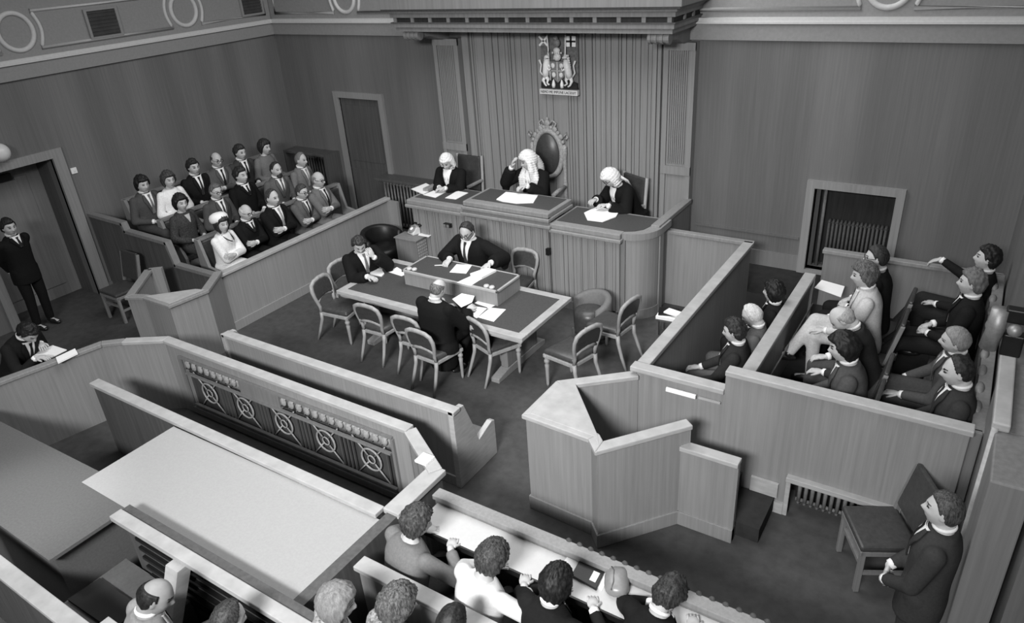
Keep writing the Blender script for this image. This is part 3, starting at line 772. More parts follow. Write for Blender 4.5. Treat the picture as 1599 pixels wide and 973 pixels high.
# ------------------------------------------------------------------ chairs
FRAME = mat('chair_wood', 150, 0.4, 0.15, (25, 25, 4))
def make_chair(name, label, group):
    t = thing(name, label, 'chair', group=group)
    sh = .40
    # seat frame + cushion (trapezoid, wider at the front)
    fr, bk, dp = .21, .165, .20
    poly = [(-bk, -dp), (bk, -dp), (fr, dp), (-fr, dp)]
    MB().prism(poly, sh - .045, sh).build('seat_frame', FRAME, t, bevel=.008)
    m = MB(); P = [(-bk * .95, -dp * .95), (bk * .95, -dp * .95), (fr * .96, dp * .97), (-fr * .96, dp * .97)]
    rings = []
    for f, z in ((1.0, sh), (1.02, sh + .025), (.95, sh + .05), (.75, sh + .066), (.4, sh + .072)):
        rings.append([(p[0] * f, p[1] * f, z) for p in P])
    vs = [v for r in rings for v in r]; fs = []
    for i in range(len(rings) - 1):
        for k in range(4): fs.append((i * 4 + k, i * 4 + (k + 1) % 4, i * 4 + 4 + (k + 1) % 4, i * 4 + 4 + k))
    fs.append((16, 17, 18, 19)); fs.append((3, 2, 1, 0))
    m.raw(vs, fs); o = m.build('seat', SEATL, t, True, bevel=.015)
    for s in (-1, 1):   # turned front legs
        prof = [(.012, 0), (.016, .03), (.022, .22), (.026, .27), (.018, .285), (.03, .30), (.03, .325), (.02, .335), (.028, .36), (.03, sh - .01)]
        MB().lathe((s * (fr - .03), dp - .03, 0), prof, 12).build('leg', FRAME, t, True)
    for s in (-1, 1):   # sabre rear legs running into the back uprights
        MB().tube([(s * (bk + .005), -dp - .12, 0), (s * (bk), -dp - .06, .15), (s * (bk - .01), -dp - .01, .30), (s * (bk - .01), -dp, sh)], [.015, .019, .022, .024], 8).build('leg', FRAME, t, True)
    # balloon back: uprights flare into a rounded top
    def by(z): return -dp - .0 - .22 * max(0, (z - sh)) ** 1.15
    path = [(-bk + .01, by(sh), sh)]
    for x, z in ((-.150, .47), (-.165, .52), (-.185, .60), (-.19, .68), (-.17, .745), (-.11, .775), (0, .785), (.11, .775), (.17, .745), (.19, .68), (.185, .60), (.165, .52), (.150, .47)):
        path.append((x, by(z), z))
    path.append((bk - .01, by(sh), sh))
    MB().tube(path, [.022] * 4 + [.024] + [.028] * 6 + [.024] + [.022] * 4, 10, flat=.8).build('back_frame', FRAME, t, True)
    MB().tube([(-.165, by(.52), .52), (-.08, by(.55) - .01, .555), (0, by(.56) - .015, .565), (.08, by(.55) - .01, .555), (.165, by(.52), .52)], .02, 8, flat=.7).build('cross_rail', FRAME, t, True)
    m = MB()
    pr = [(-.16, .555), (-.17, .62), (-.17, .69), (-.15, .735), (-.1, .76), (0, .768), (.1, .76), (.15, .735), (.17, .69), (.17, .62), (.16, .555), (.08, .572), (0, .58), (-.08, .572)]
    vs = [(x, by(z) + .018, z) for x, z in pr] + [(x, by(z) - .018, z) for x, z in pr]; n = len(pr)
    m.raw(vs, [tuple(range(n)), tuple(range(n, 2 * n))[::-1]] + [(i, n + i, n + (i + 1) % n, (i + 1) % n) for i in range(n)])
    m.build('backrest', SEATL, t, bevel=.008)
    return t
GC = 'balloon back chairs round the court table'
ch0 = make_chair('dining_chair', 'x', GC)
first = [True]
def place_chair(x, y, rz, label, s=1.0):
    c = ch0 if first[0] else copy_tree(ch0)
    first[0] = False
    c.location = (x, y, 0); c.rotation_euler = (0, 0, math.radians(rz)); c.scale = (s, s, s); c['label'] = label
    return c
place_chair(-6.96, 6.02, -78, 'balloon back chair side on to the camera at the near left table corner', 1.1)
place_chair(-6.13, 5.94, 2, 'second balloon back chair from the left along the near table edge', 1.06)
place_chair(-5.50, 5.92, 2, 'balloon back chair half hidden just left of the robed man seen from behind', 1.04)
place_chair(-5.08, 5.72, -4, 'balloon back chair on which the robed man seen from behind sits', 1.06)
place_chair(-4.55, 6.20, -20, 'balloon back chair just right of the robed man seen from behind', 1.06)
place_chair(-3.62, 6.36, 75, 'balloon back chair on the open floor nearest the witness box', 1.12)
place_chair(-3.50, 7.16, 82, 'balloon back chair facing left in front of the curved bench corner', 1.12)
place_chair(-5.22, 7.72, 184, 'empty balloon back chair behind the table against the bench, facing the camera', 1.06)
place_chair(-5.80, 7.52, 180, 'balloon back chair under the robed clerk behind the table', 1.05)
place_chair(-7.22, 6.55, -90, 'balloon back chair under the robed man at the left end of the table', 1.05)

def plain_chair(name, label, loc, rz, s=1.0, grp=None):
    t = thing(name, label, 'chair', loc, math.radians(rz), grp); t.scale = (s, s, s)
    sh = .43; h = .21
    for sx in (-1, 1):
        MB().box(sx * h - .02, sx * h + .02, .17, .21, 0, sh).build('leg', WOODM, t, bevel=.004)
        m = MB(); m.side([(-.25, 0), (-.21, 0), (-.17, .45), (-.27, .92), (-.31, .92), (-.21, .45)], 'x', sx * h - .018, sx * h + .018); m.build('leg', WOODM, t, bevel=.004)
        MB().box(sx * h - .012, sx * h + .012, -.19, .19, .18, .21).build('stretcher', WOODM, t)
    MB().box(-h, h, .165, .195, .25, .28).build('stretcher', WOODM, t)
    MB().box(-h - .02, h + .02, -.2, .215, sh - .05, sh - .005).build('seat_frame', WOODM, t, bevel=.005)
    MB().box(-h - .025, h + .025, -.205, .22, sh - .005, sh + .05).build('seat', SEATL, t, bevel=.02)
    M = Matrix.Rotation(math.radians(12), 3, 'X')
    MB().obox((0, -.245, .74), (h * 2 - .02, .04, .42), 0, M).build('backrest', SEATL, t, bevel=.012)
    return t
a = PZ(1335, 922, 0); 
plain_chair('side_chair', 'empty square legged leather chair below the recess at the lower right', (-.13, 5.065, 0), 118, 1.0)
plain_chair('side_chair', 'dark chair in the shadow by the left doorway', (-10.55, 4.98, 0), 180, 1.0)
for i, y in enumerate((8.02, 7.48, 6.48, 5.98)):
    plain_chair('side_chair', ('wooden chair in the middle row of the right enclosure under the %s man' % ('spectacled', 'pale suited', 'bald', 'dark haired')[i]), (-.66, y, .20), 90, 1.0, 'chairs of the middle row on the right')

# tub chairs either side of the table
def tub(label, loc, rz, mm, ms, R=.32, h=.68):
    t = thing('tub_chair', label, 'armchair', loc, math.radians(rz))
    n = 28; vs = []; fs = []
    for k in range(n + 1):
        a = math.radians(-12 + 204 * k / n); top = h - .10 * abs(k / n - .5) ** 2 * 4
        for (r, z) in ((R - .05, .08), (R - .05, top - .03), (R - .02, top), (R + .03, top), (R + .05, top - .04), (R + .05, .08)):
            vs.append((r * math.cos(a), -r * math.sin(a), z))
    for k in range(n):
        for q in range(6): fs.append((k * 6 + q, k * 6 + (q + 1) % 6, k * 6 + 6 + (q + 1) % 6, k * 6 + 6 + q))
    fs.append(tuple(range(6))); fs.append(tuple(n * 6 + q for q in range(5, -1, -1)))
    MB().raw(vs, fs).build('curved_back', mm, t, True)
    MB().lathe((0, 0, 0), [(R - .06, .08), (R - .05, .12), (R - .05, .32), (R - .06, .38), (R - .13, .41), (.02, .42)], 24).build('seat', ms, t, True)
    for sx in (-1, 1):
        for sy in (-1, 1): MB().lathe((sx * .6 * R, sy * .6 * R, 0), [(.02, 0), (.025, .09)], 8).build('leg', WOODD, t)
tub('low round backed tub chair with a grey back between the table and the bench', (-3.98, 7.52, 0), 150, mat('tub_cloth', 108, 0.8, 0.08, (30, 30, 30)), SEATL, .25, .58)
tub('black tub chair on the floor left of the telephone stand', (-8.02, 8.05, 0), -100, BLACK, BLACK)

# telephone stand
p = PZ(636, 368, .72)
t = thing('telephone_stand', 'square cabinet with a meshed right side beside the bench', 'cabinet', (-7.32, 8.06 - .03, 0))
MB().box(-.22, .20, -.2, .06, 0, .70).build('cabinet_body', WOODM, t, bevel=.008)
MB().box(-.235, .215, -.215, .06, .70, .72).build('top', WOODM, t, bevel=.004)
m = MB()
for k in range(5):
    for q in range(12): m.box(.20, .21, -.17 + k * .045, -.14 + k * .045, .08 + q * .05, .115 + q * .05)
m.build('mesh_side', mat('mesh_fabric', 150, 0.7, 0.3, (80, 80, 80)), t)
sheet([(653, 367), (659, 358.5), (681, 362), (669, 370)], .72, 'white sheet beside the telephone on the cabinet', .006, None)
q = PZ(649, 362, .74)
t = thing('telephone', 'pale dial telephone on the meshed cabinet', 'telephone', (q.x, q.y, .72), math.radians(-20))
m = MB(); m.side([(-.10, 0), (.10, 0), (.10, .06), (.04, .11), (-.02, .11), (-.10, .03)], 'x', -.085, .085)
PH = mat('phone_shell', 205, 0.35, 0.03)
m.build('phone_body', PH, t, bevel=.012)
M = Matrix.Rotation(math.radians(35), 3, 'X')
MB().lathe((0, -.055, .075), [(.07, 0), (.07, .012), (.055, .016), (.03, .012), (.028, .022), (0.001, .024)], 20, M).build('dial', mat('phone_dial', 130, 0.4, 0.1), t, True)
MB().lathe((0, -.062, .088), [(.032, 0), (.03, .012), (.001, .014)], 16, M).build('dial_plate', PAPER, t, True)
MB().tube([(-.11, .04, .125), (-.09, .04, .15), (.09, .04, .15), (.11, .04, .125)], [.03, .02, .02, .03], 10).build('handset', BLACK, t, True)

# pile by the bench's right corner
q = PZ(1043, 487, .22)
t = thing('floor_stool', 'low dark stool at the foot of the bench corner', 'stool', (-3.05, 8.02, 0))
MB().box(-.17, .17, -.12, .12, .22, .25).build('top', WOODD, t, bevel=.005)
for sx in (-1, 1):
    for sy in (-1, 1): MB().box(sx * .14 - .015, sx * .14 + .015, sy * .09 - .015, sy * .09 + .015, 0, .22).build('leg', WOODD, t)
t = thing('paper_stack', 'stack of white papers and a black wallet on the low stool', 'papers', (-3.05, 8.02, .25))
MB().obox((0, 0, .02), (.34, .22, .04), .1).build('lower_bundle', PAPER, t)
MB().obox((-.04, .03, .055), (.26, .18, .03), .3).build('wallet', BLACK, t)
MB().obox((.03, -.01, .08), (.20, .13, .02), -.2).build('loose_sheet', PAPER, t)

# papers & objects elsewhere
ZD = .835
sheet([(876, 884), (889, 864), (956, 887), (940, 922)], ZD, 'pale paper lying under the black notebook on the white desk', .004)
q = [PZ(a, b, ZD + .03) for a, b in ((892, 897), (905, 874), (944, 891), (931, 919))]
c = sum(q, Vector()) / 4
t = thing('notebook', 'black notebook with a white label on the white reporters desk', 'notebook', (c.x, c.y, ZD + .005))
MB().prism([(v.x - c.x, v.y - c.y) for v in q], 0, .022).build('cover', BLACK, t, bevel=.003)
e1 = (q[2] - q[1]); e2 = (q[0] - q[1])
lab = [q[1] + e1 * a + e2 * b for a, b in ((.66, .25), (.90, .25), (.90, .85), (.66, .85))]
MB().prism([(v.x - c.x, v.y - c.y) for v in lab], .022, .024).build('label', PAPER, t)
q = PZ(963, 906, ZD + .05)
t = thing('handbag', 'rounded grey clutch bag on the white desk beside the notebook', 'bag', (q.x, q.y, ZD), math.radians(25))
BAG = mat('bag_leather', 128, 0.35, 0.12, (20, 20, 20), spec=0.5)
m = MB(); loop = []
vs = []; fs = []; N = 24
for zz, f in ((0, .86), (.02, 1.0), (.05, .98), (.075, .82), (.088, .5), (.092, .1)):
    for k in range(N):
        a = 2 * math.pi * k / N; ca, sa = math.cos(a), math.sin(a)
        vs.append((.085 * f * math.copysign(abs(ca) ** .75, ca) + .012 * sa * sa, .12 * f * math.copysign(abs(sa) ** .75, sa), zz))
for q in range(5):
    for k in range(N): fs.append((q * N + k, q * N + (k + 1) % N, q * N + N + (k + 1) % N, q * N + N + k))
fs.append(tuple(range(N))[::-1]); fs.append(tuple(5 * N + k for k in range(N)))
m.raw(vs, fs); m.build('bag_body', BAG, t, True)
MB().tube([(-.035, -.10, .066), (-.02, -.05, .086), (-.018, .05, .086), (-.035, .10, .066)], .006, 8).build('zip_edge', mat('bag_zip', 90, 0.4, 0.1), t, True)
sheet([(50, 553), (82, 539), (104, 546), (70, 563)], .80, 'white sheets under the writing reporter at the left', .01, 'press papers at the left')
sheet([(87, 558), (117, 544), (121, 551), (90, 566)], .94, 'folded white paper on the rail before the writing reporter', .02, 'press papers at the left')
# left press desk
t = thing('press_desk', 'small desk where the dark suited reporter writes at the left edge', 'desk')
MB().wall([(-8.62, 2.3), (-8.32, 3.4)], .30, .76, .80).build('desktop', WOODM, t, bevel=.005)
MB().wall([(-8.52, 2.3), (-8.22, 3.4)], .04, 0, .76).build('panel', WOODM, t)
t = thing('press_stool', 'stool of the reporter writing at the left edge', 'stool', (-9.05, 2.95, 0))
MB().lathe((0, 0, 0), [(.18, .43), (.19, .46), (.18, .49)], 18).build('seat', SEATL, t, True)
for k in range(4):
    a = math.pi / 4 + k * math.pi / 2
    MB().tube([(.17 * math.cos(a), .17 * math.sin(a), 0), (.12 * math.cos(a), .12 * math.sin(a), .43)], .016, 8).build('leg', WOODM, t, True)

# judges' chairs
def judge_chair(label, loc, rz):
    t = thing('judge_chair', label, 'chair', loc, math.radians(rz), 'side judges chairs')
    MB().box(-.26, .26, -.25, .25, .40, .48).build('seat', SEATL, t, bevel=.02)
    MB().obox((0, -.27, .78), (.46, .06, .58), 0, Matrix.Rotation(math.radians(6), 3, 'X')).build('backrest', SEATL, t, bevel=.02)
    for sx in (-1, 1):
        m = MB(); m.tube([(sx * .26, -.27, 0), (sx * .26, -.25, .45), (sx * .25, -.31, 1.08)], .025, 8); m.build('back_post', FRAME, t, True)
        MB().box(sx * .26 - .025, sx * .26 + .025, -.25, .2, .66, .70).build('arm', FRAME, t, bevel=.008)
        MB().box(sx * .26 - .022, sx * .26 + .022, .17, .21, 0, .66).build('leg', FRAME, t, bevel=.005)
J1 = judge_chair('wooden chair behind the left judge', (-7.30, 9.32, .5), 180)
J2 = judge_chair('wooden chair behind the right judge', (-4.40, 9.30, .5), 155)
# throne
t = thing('throne', 'tall carved throne with an oval upholstered back behind the central judge', 'throne', (-5.79, 9.52, .5), math.pi)
def oval(rx, rz, cz, y, n=36, a0=0, a1=2 * math.pi): return [(rx * math.cos(a0 + (a1 - a0) * k / n), y, cz + rz * math.sin(a0 + (a1 - a0) * k / n)) for k in range(n + 1)]
MB().tube(oval(.245, .36, 1.22, -.16)[:-1], .045, 10, closed=True).build('back_frame', CARV, t, True)
m = MB(); pts = oval(.225, .34, 1.22, 0)[:-1]; n = len(pts)
m.raw([(p[0], -.18, p[2]) for p in pts] + [(p[0] * .9, -.11, 1.22 + (p[2] - 1.22) * .9) for p in pts], [tuple(range(n)), tuple(range(n, 2 * n))[::-1]] + [(i, n + i, n + (i + 1) % n, (i + 1) % n) for i in range(n)])
m.build('oval_back', SEATL, t, True)
m = MB()
for k in range(15):
    a = math.pi * (.02 + .96 * k / 14); r = .033 + .014 * (k % 2)
    m.ball((.30 * math.cos(a), -.16, 1.22 + .42 * math.sin(a)), (r, .03, r), 8, 6)
for sx in (-1, 1):
    m.tube([(sx * .03, -.16, 1.66), (sx * .09, -.16, 1.74), (sx * .15, -.16, 1.70), (sx * .13, -.16, 1.64), (sx * .09, -.16, 1.66)], .017, 8)
    m.tube([(sx * .28, -.16, 1.5), (sx * .33, -.16, 1.56), (sx * .35, -.16, 1.5), (sx * .31, -.16, 1.46)], .018, 8)
m.ball((0, -.16, 1.69), (.05, .035, .06), 10, 8); m.ball((0, -.16, 1.755), (.025, .025, .03), 8, 6)
m.build('carved_crest', CARV, t, True)
for sx in (-1, 1):
    MB().lathe((sx * .29, -.16, 0), [(.03, 0), (.035, .4), (.03, .7), (.04, .75), (.03, .8), (.034, 1.2), (.045, 1.25), (.04, 1.33), (.02, 1.36)], 12).build('back_post', CARV, t, True)
    MB().tube([(sx * .29, -.14, .72), (sx * .31, .1, .73), (sx * .3, .30, .70)], .035, 10).build('arm', CARV, t, True)
    MB().lathe((sx * .29, .28, 0), [(.035, 0), (.03, .3), (.04, .4), (.028, .5), (.035, .69)], 12).build('leg', CARV, t, True)
MB().box(-.29, .29, -.16, .32, .38, .48).build('seat', SEATL, t, bevel=.025)

# ------------------------------------------------------------------ coat of arms
t = thing('coat_of_arms', 'painted and carved royal coat of arms above the throne', 'coat of arms', (-5.545, YB - .13, 2.64))
t.scale = (1.0, 1.0, .85)
GOLD = mat('gilt_light', 214, 0.35, 0.15, (40, 40, 40)); GREY = mat('painted_grey', 120, 0.5, 0.3, (40, 40, 40)); DARK = mat('painted_dark', 36, 0.6, 0.3, (30, 30, 30)); WHT = mat('painted_white', 232, 0.5, 0.05, (30, 30, 30))
MB().box(-.31, .31, .02, .05, -.02, .98).build('backing', mat('arms_ground', 104, 0.6, 0.35, (25, 25, 25)), t)
MB().side([(-.31, .10), (.31, .10), (.30, .20), (.12, .26), (.0, .22), (-.14, .26), (-.30, .2)], 'y', -.02, .02).build('mound', DARK, t)
sh_ = [(-.13, .56), (.13, .56), (.135, .42), (.10, .30), (0, .20), (-.10, .30), (-.135, .42)]
MB().side(sh_, 'y', -.05, .02).build('shield', GREY, t, bevel=.01)
m = MB(); m.box(-.125, .125, -.056, -.05, .40, .41); m.box(-.006, .006, -.056, -.05, .24, .55)
for (x, z) in ((-.07, .49), (.07, .49), (-.06, .34), (.06, .34)):
    m.ball((x, -.055, z), (.035, .012, .045), 8, 6)
m.build('shield_charge', GOLD, t, True)
m = MB(); m.ball((0, -.04, .63), (.06, .045, .065), 12, 8); m.box(-.04, .04, -.09, -.02, .60, .63); m.ball((0, -.05, .74), (.055, .04, .05), 12, 8)
for k in range(5): m.ball((-.07 + .035 * k, -.05, .70), (.014, .014, .02), 6, 5)
m.build('crowned_helm', GOLD, t, True)
m = MB(); m.ball((0, -.05, .86), (.06, .04, .07), 10, 8); m.ball((0, -.07, .94), (.04, .035, .04), 10, 8)
m.build('crest_beast', GREY, t, True)
def beast(name, s, mm, horn):
    m = MB()
    m.tube([(s * .20, -.05, .30), (s * .19, -.06, .40), (s * .165, -.07, .52), (s * .16, -.07, .60)], [.05, .05, .055, .035], 10)   # rearing body and neck
    m.ball((s * .155, -.08, .64), (.035, .04, .03), 10, 8); m.ball((s * .125, -.085, .63), (.022, .02, .016), 8, 6)
    m.tube([(s * .17, -.08, .52), (s * .11, -.09, .50), (s * .10, -.09, .46)], [.022, .016, .012], 8)
    m.tube([(s * .17, -.08, .47), (s * .11, -.09, .42), (s * .09, -.09, .45)], [.022, .016, .012], 8)
    m.tube([(s * .20, -.06, .32), (s * .15, -.07, .26), (s * .17, -.07, .20), (s * .13, -.08, .17)], [.034, .024, .014, .016], 8)
    m.tube([(s * .21, -.05, .31), (s * .24, -.06, .24), (s * .21, -.06, .17), (s * .18, -.07, .15)], [.034, .024, .014, .016], 8)
    m.tube([(s * .24, -.04, .30), (s * .29, -.05, .38), (s * .27, -.05, .50), (s * .30, -.05, .58)], [.012, .011, .011, .018], 8)
    if horn: m.tube([(s * .14, -.08, .67), (s * .11, -.09, .76)], [.010, .003], 6)
    else:
        for k in range(4): m.ball((s * (.14 + .02 * k), -.075, .665), (.012, .014, .018), 6, 5)
    for k in range(5): m.ball((s * (.19 + .005 * k), -.06, .62 - k * .035), (.026, .02, .022), 6, 5)
    m.build(name, mm, t, True)
beast('unicorn', -1, WHT, True); beast('lion', 1, GOLD, False)
for s in (-1, 1):
    MB().tube([(s * .125, -.04, .24), (s * .135, -.05, .6), (s * .15, -.05, .99)], .010, 8).build('banner_pole', WHT, t, True)
    m = MB(); m.box(min(s * .15, s * .30), max(s * .15, s * .30), -.03, -.015, .80, .97)
    b = m.build('banner', GREY if s < 0 else WHT, t)
    m = MB()
    if s < 0:
        for q in (-1, 1): m.obox((s * .225, -.035, .885), (.21, .012, .03), 0, Matrix.Rotation(q * math.radians(47), 3, 'Y'))
        m.build('saltire', WHT, b)
    else:
        m.box(.15, .30, -.036, -.03, .87, .90); m.box(.21, .24, -.036, -.03, .80, .97)
        m.build('cross', DARK, b)
    MB().lathe((s * .07, -.05, .12), [(.022, 0), (.03, .05), (.02, .1), (.006, .14)], 8).build('thistle', WHT, t, True)
st = MB().box(-.32, .32, -.045, .02, .0, .085).build('motto_strip', mat('motto_ground', 205, 0.5, 0.05), t)
cu = bpy.data.curves.new('motto', 'FONT'); cu.body = 'NEMO ME IMPUNE LACESSIT'; cu.size = .062; cu.align_x = 'CENTER'; cu.extrude = .002
to = bpy.data.objects.new('motto', cu); COL.objects.link(to)
bpy.context.view_layer.update()
me = bpy.data.meshes.new_from_object(to.evaluated_get(bpy.context.evaluated_depsgraph_get()))
bpy.data.objects.remove(to, do_unlink=True)
w = max(v.co.x for v in me.vertices) - min(v.co.x for v in me.vertices)
for v in me.vertices: v.co.x *= .60 / w
me.materials.clear(); me.materials.append(DARK)
to = bpy.data.objects.new('motto_lettering', me); COL.objects.link(to); to.parent = st
to.location = (0, -.047, .022); to.rotation_euler = (math.pi / 2, 0, 0)
# ------------------------------------------------------------------ people
SKIN = mat('skin', 184, 0.55, 0.06, (30, 30, 30), spec=0.3)
EYE = mat('eye_dark', 40, 0.3, 0.0); LIP = mat('lips', 128, 0.5, 0.0); BROW = mat('brow', 70, 0.8, 0.0)
def cloth(g, var=.12, sc=60): return mat('cloth_%d_%d' % (g, int(var * 100)), g, 0.85, var, (sc, sc, sc), spec=0.12)
def hairm(g): return mat('hair_%d' % g, g, 0.55, 0.6 if g < 100 else 0.22, (110, 110, 26), spec=0.3, detail=5, ramp=(.38, .62))
SHIRT = mat('white_shirt', 236, 0.8, 0.03, (60, 60, 60), spec=0.1)
WIGM = mat('horsehair_wig', 222, 0.85, 0.22, (90, 90, 40), spec=0.1)
GLASS = mat('spectacle_frame', 30, 0.3, 0.0)
SHOE = mat('shoe_leather', 28, 0.3, 0.1, (20, 20, 20), spec=0.5)

def smooth01(x): x = np.clip(x, 0, 1); return x * x * (3 - 2 * x)
def head_surface(d, feat=True, fem=False):
    """d: unit directions (n,3), +y = face, z up -> points on the head surface"""
    x = d[:, 0] * .077; y = d[:, 1] * .098; z = d[:, 2] * .122
    t = np.clip(-z / .122, 0, 1)
    x = x * (1 - (.34 if fem else .28) * t ** 1.6)
    y = np.where(y < 0, y * (1 - .35 * t ** 1.2), y * (1 - .06 * t))
    y = y + .012 * t
    if feat:
        fr = smooth01((d[:, 1] - .25) / .3)
        g = lambda v, s: np.exp(-(v / s) ** 2)
        y = y + fr * (.026 * g(x, .013) * (g(z + .020, .016) + .45 * g(z - .002, .018))
             - .011 * g(np.abs(x) - .031, .016) * g(z - .014, .012)
             + .006 * g(z - .036, .010) * g(x, .05)
             + .007 * g(z + .060, .011) * g(x, .024) - .005 * g(z + .078, .008) * g(x, .03)
             + .011 * g(z + .100, .016) * g(x, .026))
        x = x + np.sign(x) * .004 * g(z + .02, .02) * smooth01((d[:, 1] - .3) / .3)
    return np.stack([x, y, z], 1)
def sphere_dirs(nu, nv):
    v = [(0, 0, 1.0)]
    for j in range(1, nv):
        th = math.pi * j / nv
        for k in range(nu):
            ph = 2 * math.pi * k / nu
            v.append((math.sin(th) * math.cos(ph), math.sin(th) * math.sin(ph), math.cos(th)))
    v.append((0, 0, -1.0)); L = len(v) - 1; f = []
    for k in range(nu): f.append((0, 1 + k, 1 + (k + 1) % nu))
    for j in range(nv - 2):
        a = 1 + j * nu
        for k in range(nu): f.append((a + k, a + nu + k, a + nu + (k + 1) % nu, a + (k + 1) % nu))
    a = 1 + (nv - 2) * nu
    for k in range(nu): f.append((a + k, L, a + (k + 1) % nu))
    return np.array(v), f
HD, HF = sphere_dirs(44, 32)
GD, GF = sphere_dirs(72, 52)

def interp(x, xs, ys): return np.interp(x, xs, ys)
def hair_geom(style, seed):
    """closed cap that dips under the scalp where there is no hair"""
    d = GD; base = head_surface(d, False)
    dy, dz = d[:, 1], d[:, 2]; ax = np.abs(d[:, 0])
    th = .016; soft = .10; nz = .004; nf = 30
    if style == 'short':      zt = interp(dy, [-1, -.5, -.2, .0, .12, .22, .40, .6, 1], [-.62, -.52, -.30, .16, .02, .20, .52, .64, .68]); th = .016
    elif style == 'sidepart': zt = interp(dy, [-1, -.5, -.2, .0, .12, .24, .40, .6, 1], [-.68, -.58, -.34, .10, -.06, .12, .46, .54, .58]); th = .024; nz = .012
    elif style == 'mop':      zt = interp(dy, [-1, -.5, -.2, .0, .15, .28, .42, .6, 1], [-.85, -.8, -.6, -.26, -.22, .02, .38, .46, .50]); th = .032; nz = .011
    elif style == 'receding': zt = interp(dy, [-1, -.5, -.2, .0, .12, .22, .34, .5, 1], [-.62, -.52, -.30, .16, .02, .28, .80, .98, 1.2]); th = .013; nz = .006
    elif style == 'bald':     zt = interp(dy, [-1, -.5, -.2, .0, .10, .2, 1], [-.62, -.52, -.30, .14, .02, .9, 1.3]); th = .013; nz = .006
    elif style == 'fem':      zt = interp(dy, [-1, -.4, .0, .2, .38, .55, .7, 1], [-.92, -.85, -.52, -.20, .10, .44, .50, .54]); th = .034; nz = .013; nf = 44
    elif style == 'bob':      zt = interp(dy, [-1, -.3, .15, .30, .42, .6, 1], [-1.2, -1.1, -.85, -.4, .20, .46, .52]); th = .034; nz = .010; nf = 30
    elif style == 'wig':      zt = interp(dy, [-1, -.4, .0, .22, .35, .6, 1], [-.75, -.7, -.45, -.35, .28, .42, .46]); th = .034; nz = .0
    m = smooth01((dz - zt) / soft)
    if style == 'bald': m = m * (1 - smooth01((dz - .42) / .12))
    if style == 'sidepart': th = th * (1 + .35 * (d[:, 0] * (dz > 0)))
    n = np.array([mnoise.noise(Vector((p[0] * nf / 7 + seed, p[1] * nf / 7, p[2] * nf / 12))) + .4 * mnoise.noise(Vector((p[0] * nf / 2.6 + seed, p[1] * nf / 4, p[2] * nf / 4))) for p in d])
    off = -.010 + (.010 + th + nz * n) * m
    if style == 'wig': off = off + m * (.006 * np.abs(np.sin(dz * 13)) * (ax > .3) + .004 * np.sin(dy * 26) * (ax <= .3))
    nrm = base / (np.linalg.norm(base, axis=1, keepdims=True) + 1e-9)
    return base + nrm * off[:, None]

CUR = ['people in the jury box']
def V3(*a): return Vector(a)
def cone(mb, a, b, ra, rb, n=12):
    mb.tube([a, b], [ra, rb], n); mb.ball(a, ra, 12, 8); mb.ball(b, rb, 12, 8)
def ik(S, W, l1, l2, pole):
    d = W - S; L = d.length
    if L > (l1 + l2) * .985: W = S + d * ((l1 + l2) * .985 / L); d = W - S; L = d.length
    a = (l1 * l1 - l2 * l2 + L * L) / (2 * L); h = math.sqrt(max(1e-6, l1 * l1 - a * a))
    u = d / L; p = pole - u * pole.dot(u); p.normalize()
    return S + u * a + p * h, W
def hand(mb, W, D, N, side, curl=28, s=1.0):
    D = D.normalized(); N = (N - D * N.dot(D)).normalized(); S = D.cross(N)
    M = Matrix((S, D, N)).transposed()
    mb2 = MB()
    for k, (o, ln) in enumerate(((-.030, .060), (-.010, .072), (.010, .078), (.030, .068))):
        o *= s; ln *= s
        B = W + D * .082 * s + S * o; dirn = D.copy(); p = B - D * .02 * s; path = [p]
        ang = 0
        for q in range(3):
            ang += math.radians(curl) * (0.6 if q == 0 else 1.0)
            dd = D * math.cos(ang) + N * math.sin(ang) + S * (o * 1.5)
            B = B + dd * (ln * (.44, .32, .24)[q]); path.append(B)
        mb2.tube(path, [.0095 * s, .0092 * s, .0085 * s, .0068 * s], 8)
    th = -side
    p0 = W + D * .025 * s + S * th * .028 * s
    p1 = p0 + (D * .75 + S * th * .6 + N * .25).normalized() * .04 * s
    p2 = p1 + (D * .9 + S * th * .15 + N * .4).normalized() * .033 * s
    mb2.tube([p0 - D * .01, p0, p1, p2], [.011 * s, .012 * s, .0105 * s, .008 * s], 8)
    mb.ball(W + D * .050 * s, (.043 * s, .056 * s, .018 * s), 12, 8, M)
    mb.ball(W + D * .012 * s, (.028 * s, .03 * s, .02 * s), 10, 8, M)
    return mb2
def loft(mb, rings, n=20):
    vs = []; fs = []
    for c, ux, uy, rx, ry, e in rings:
        for k in range(n):
            a = 2 * math.pi * k / n; ca, sa = math.cos(a), math.sin(a)
            vs.append(c + ux * (rx * math.copysign(abs(ca) ** e, ca)) + uy * (ry * math.copysign(abs(sa) ** e, sa)))
    for i in range(len(rings) - 1):
        for k in range(n): fs.append((i * n + k, i * n + (k + 1) % n, (i + 1) * n + (k + 1) % n, (i + 1) * n + k))
    fs.append(tuple(range(n))[::-1]); fs.append(tuple((len(rings) - 1) * n + k for k in range(n)))
    mb.raw(vs, fs)

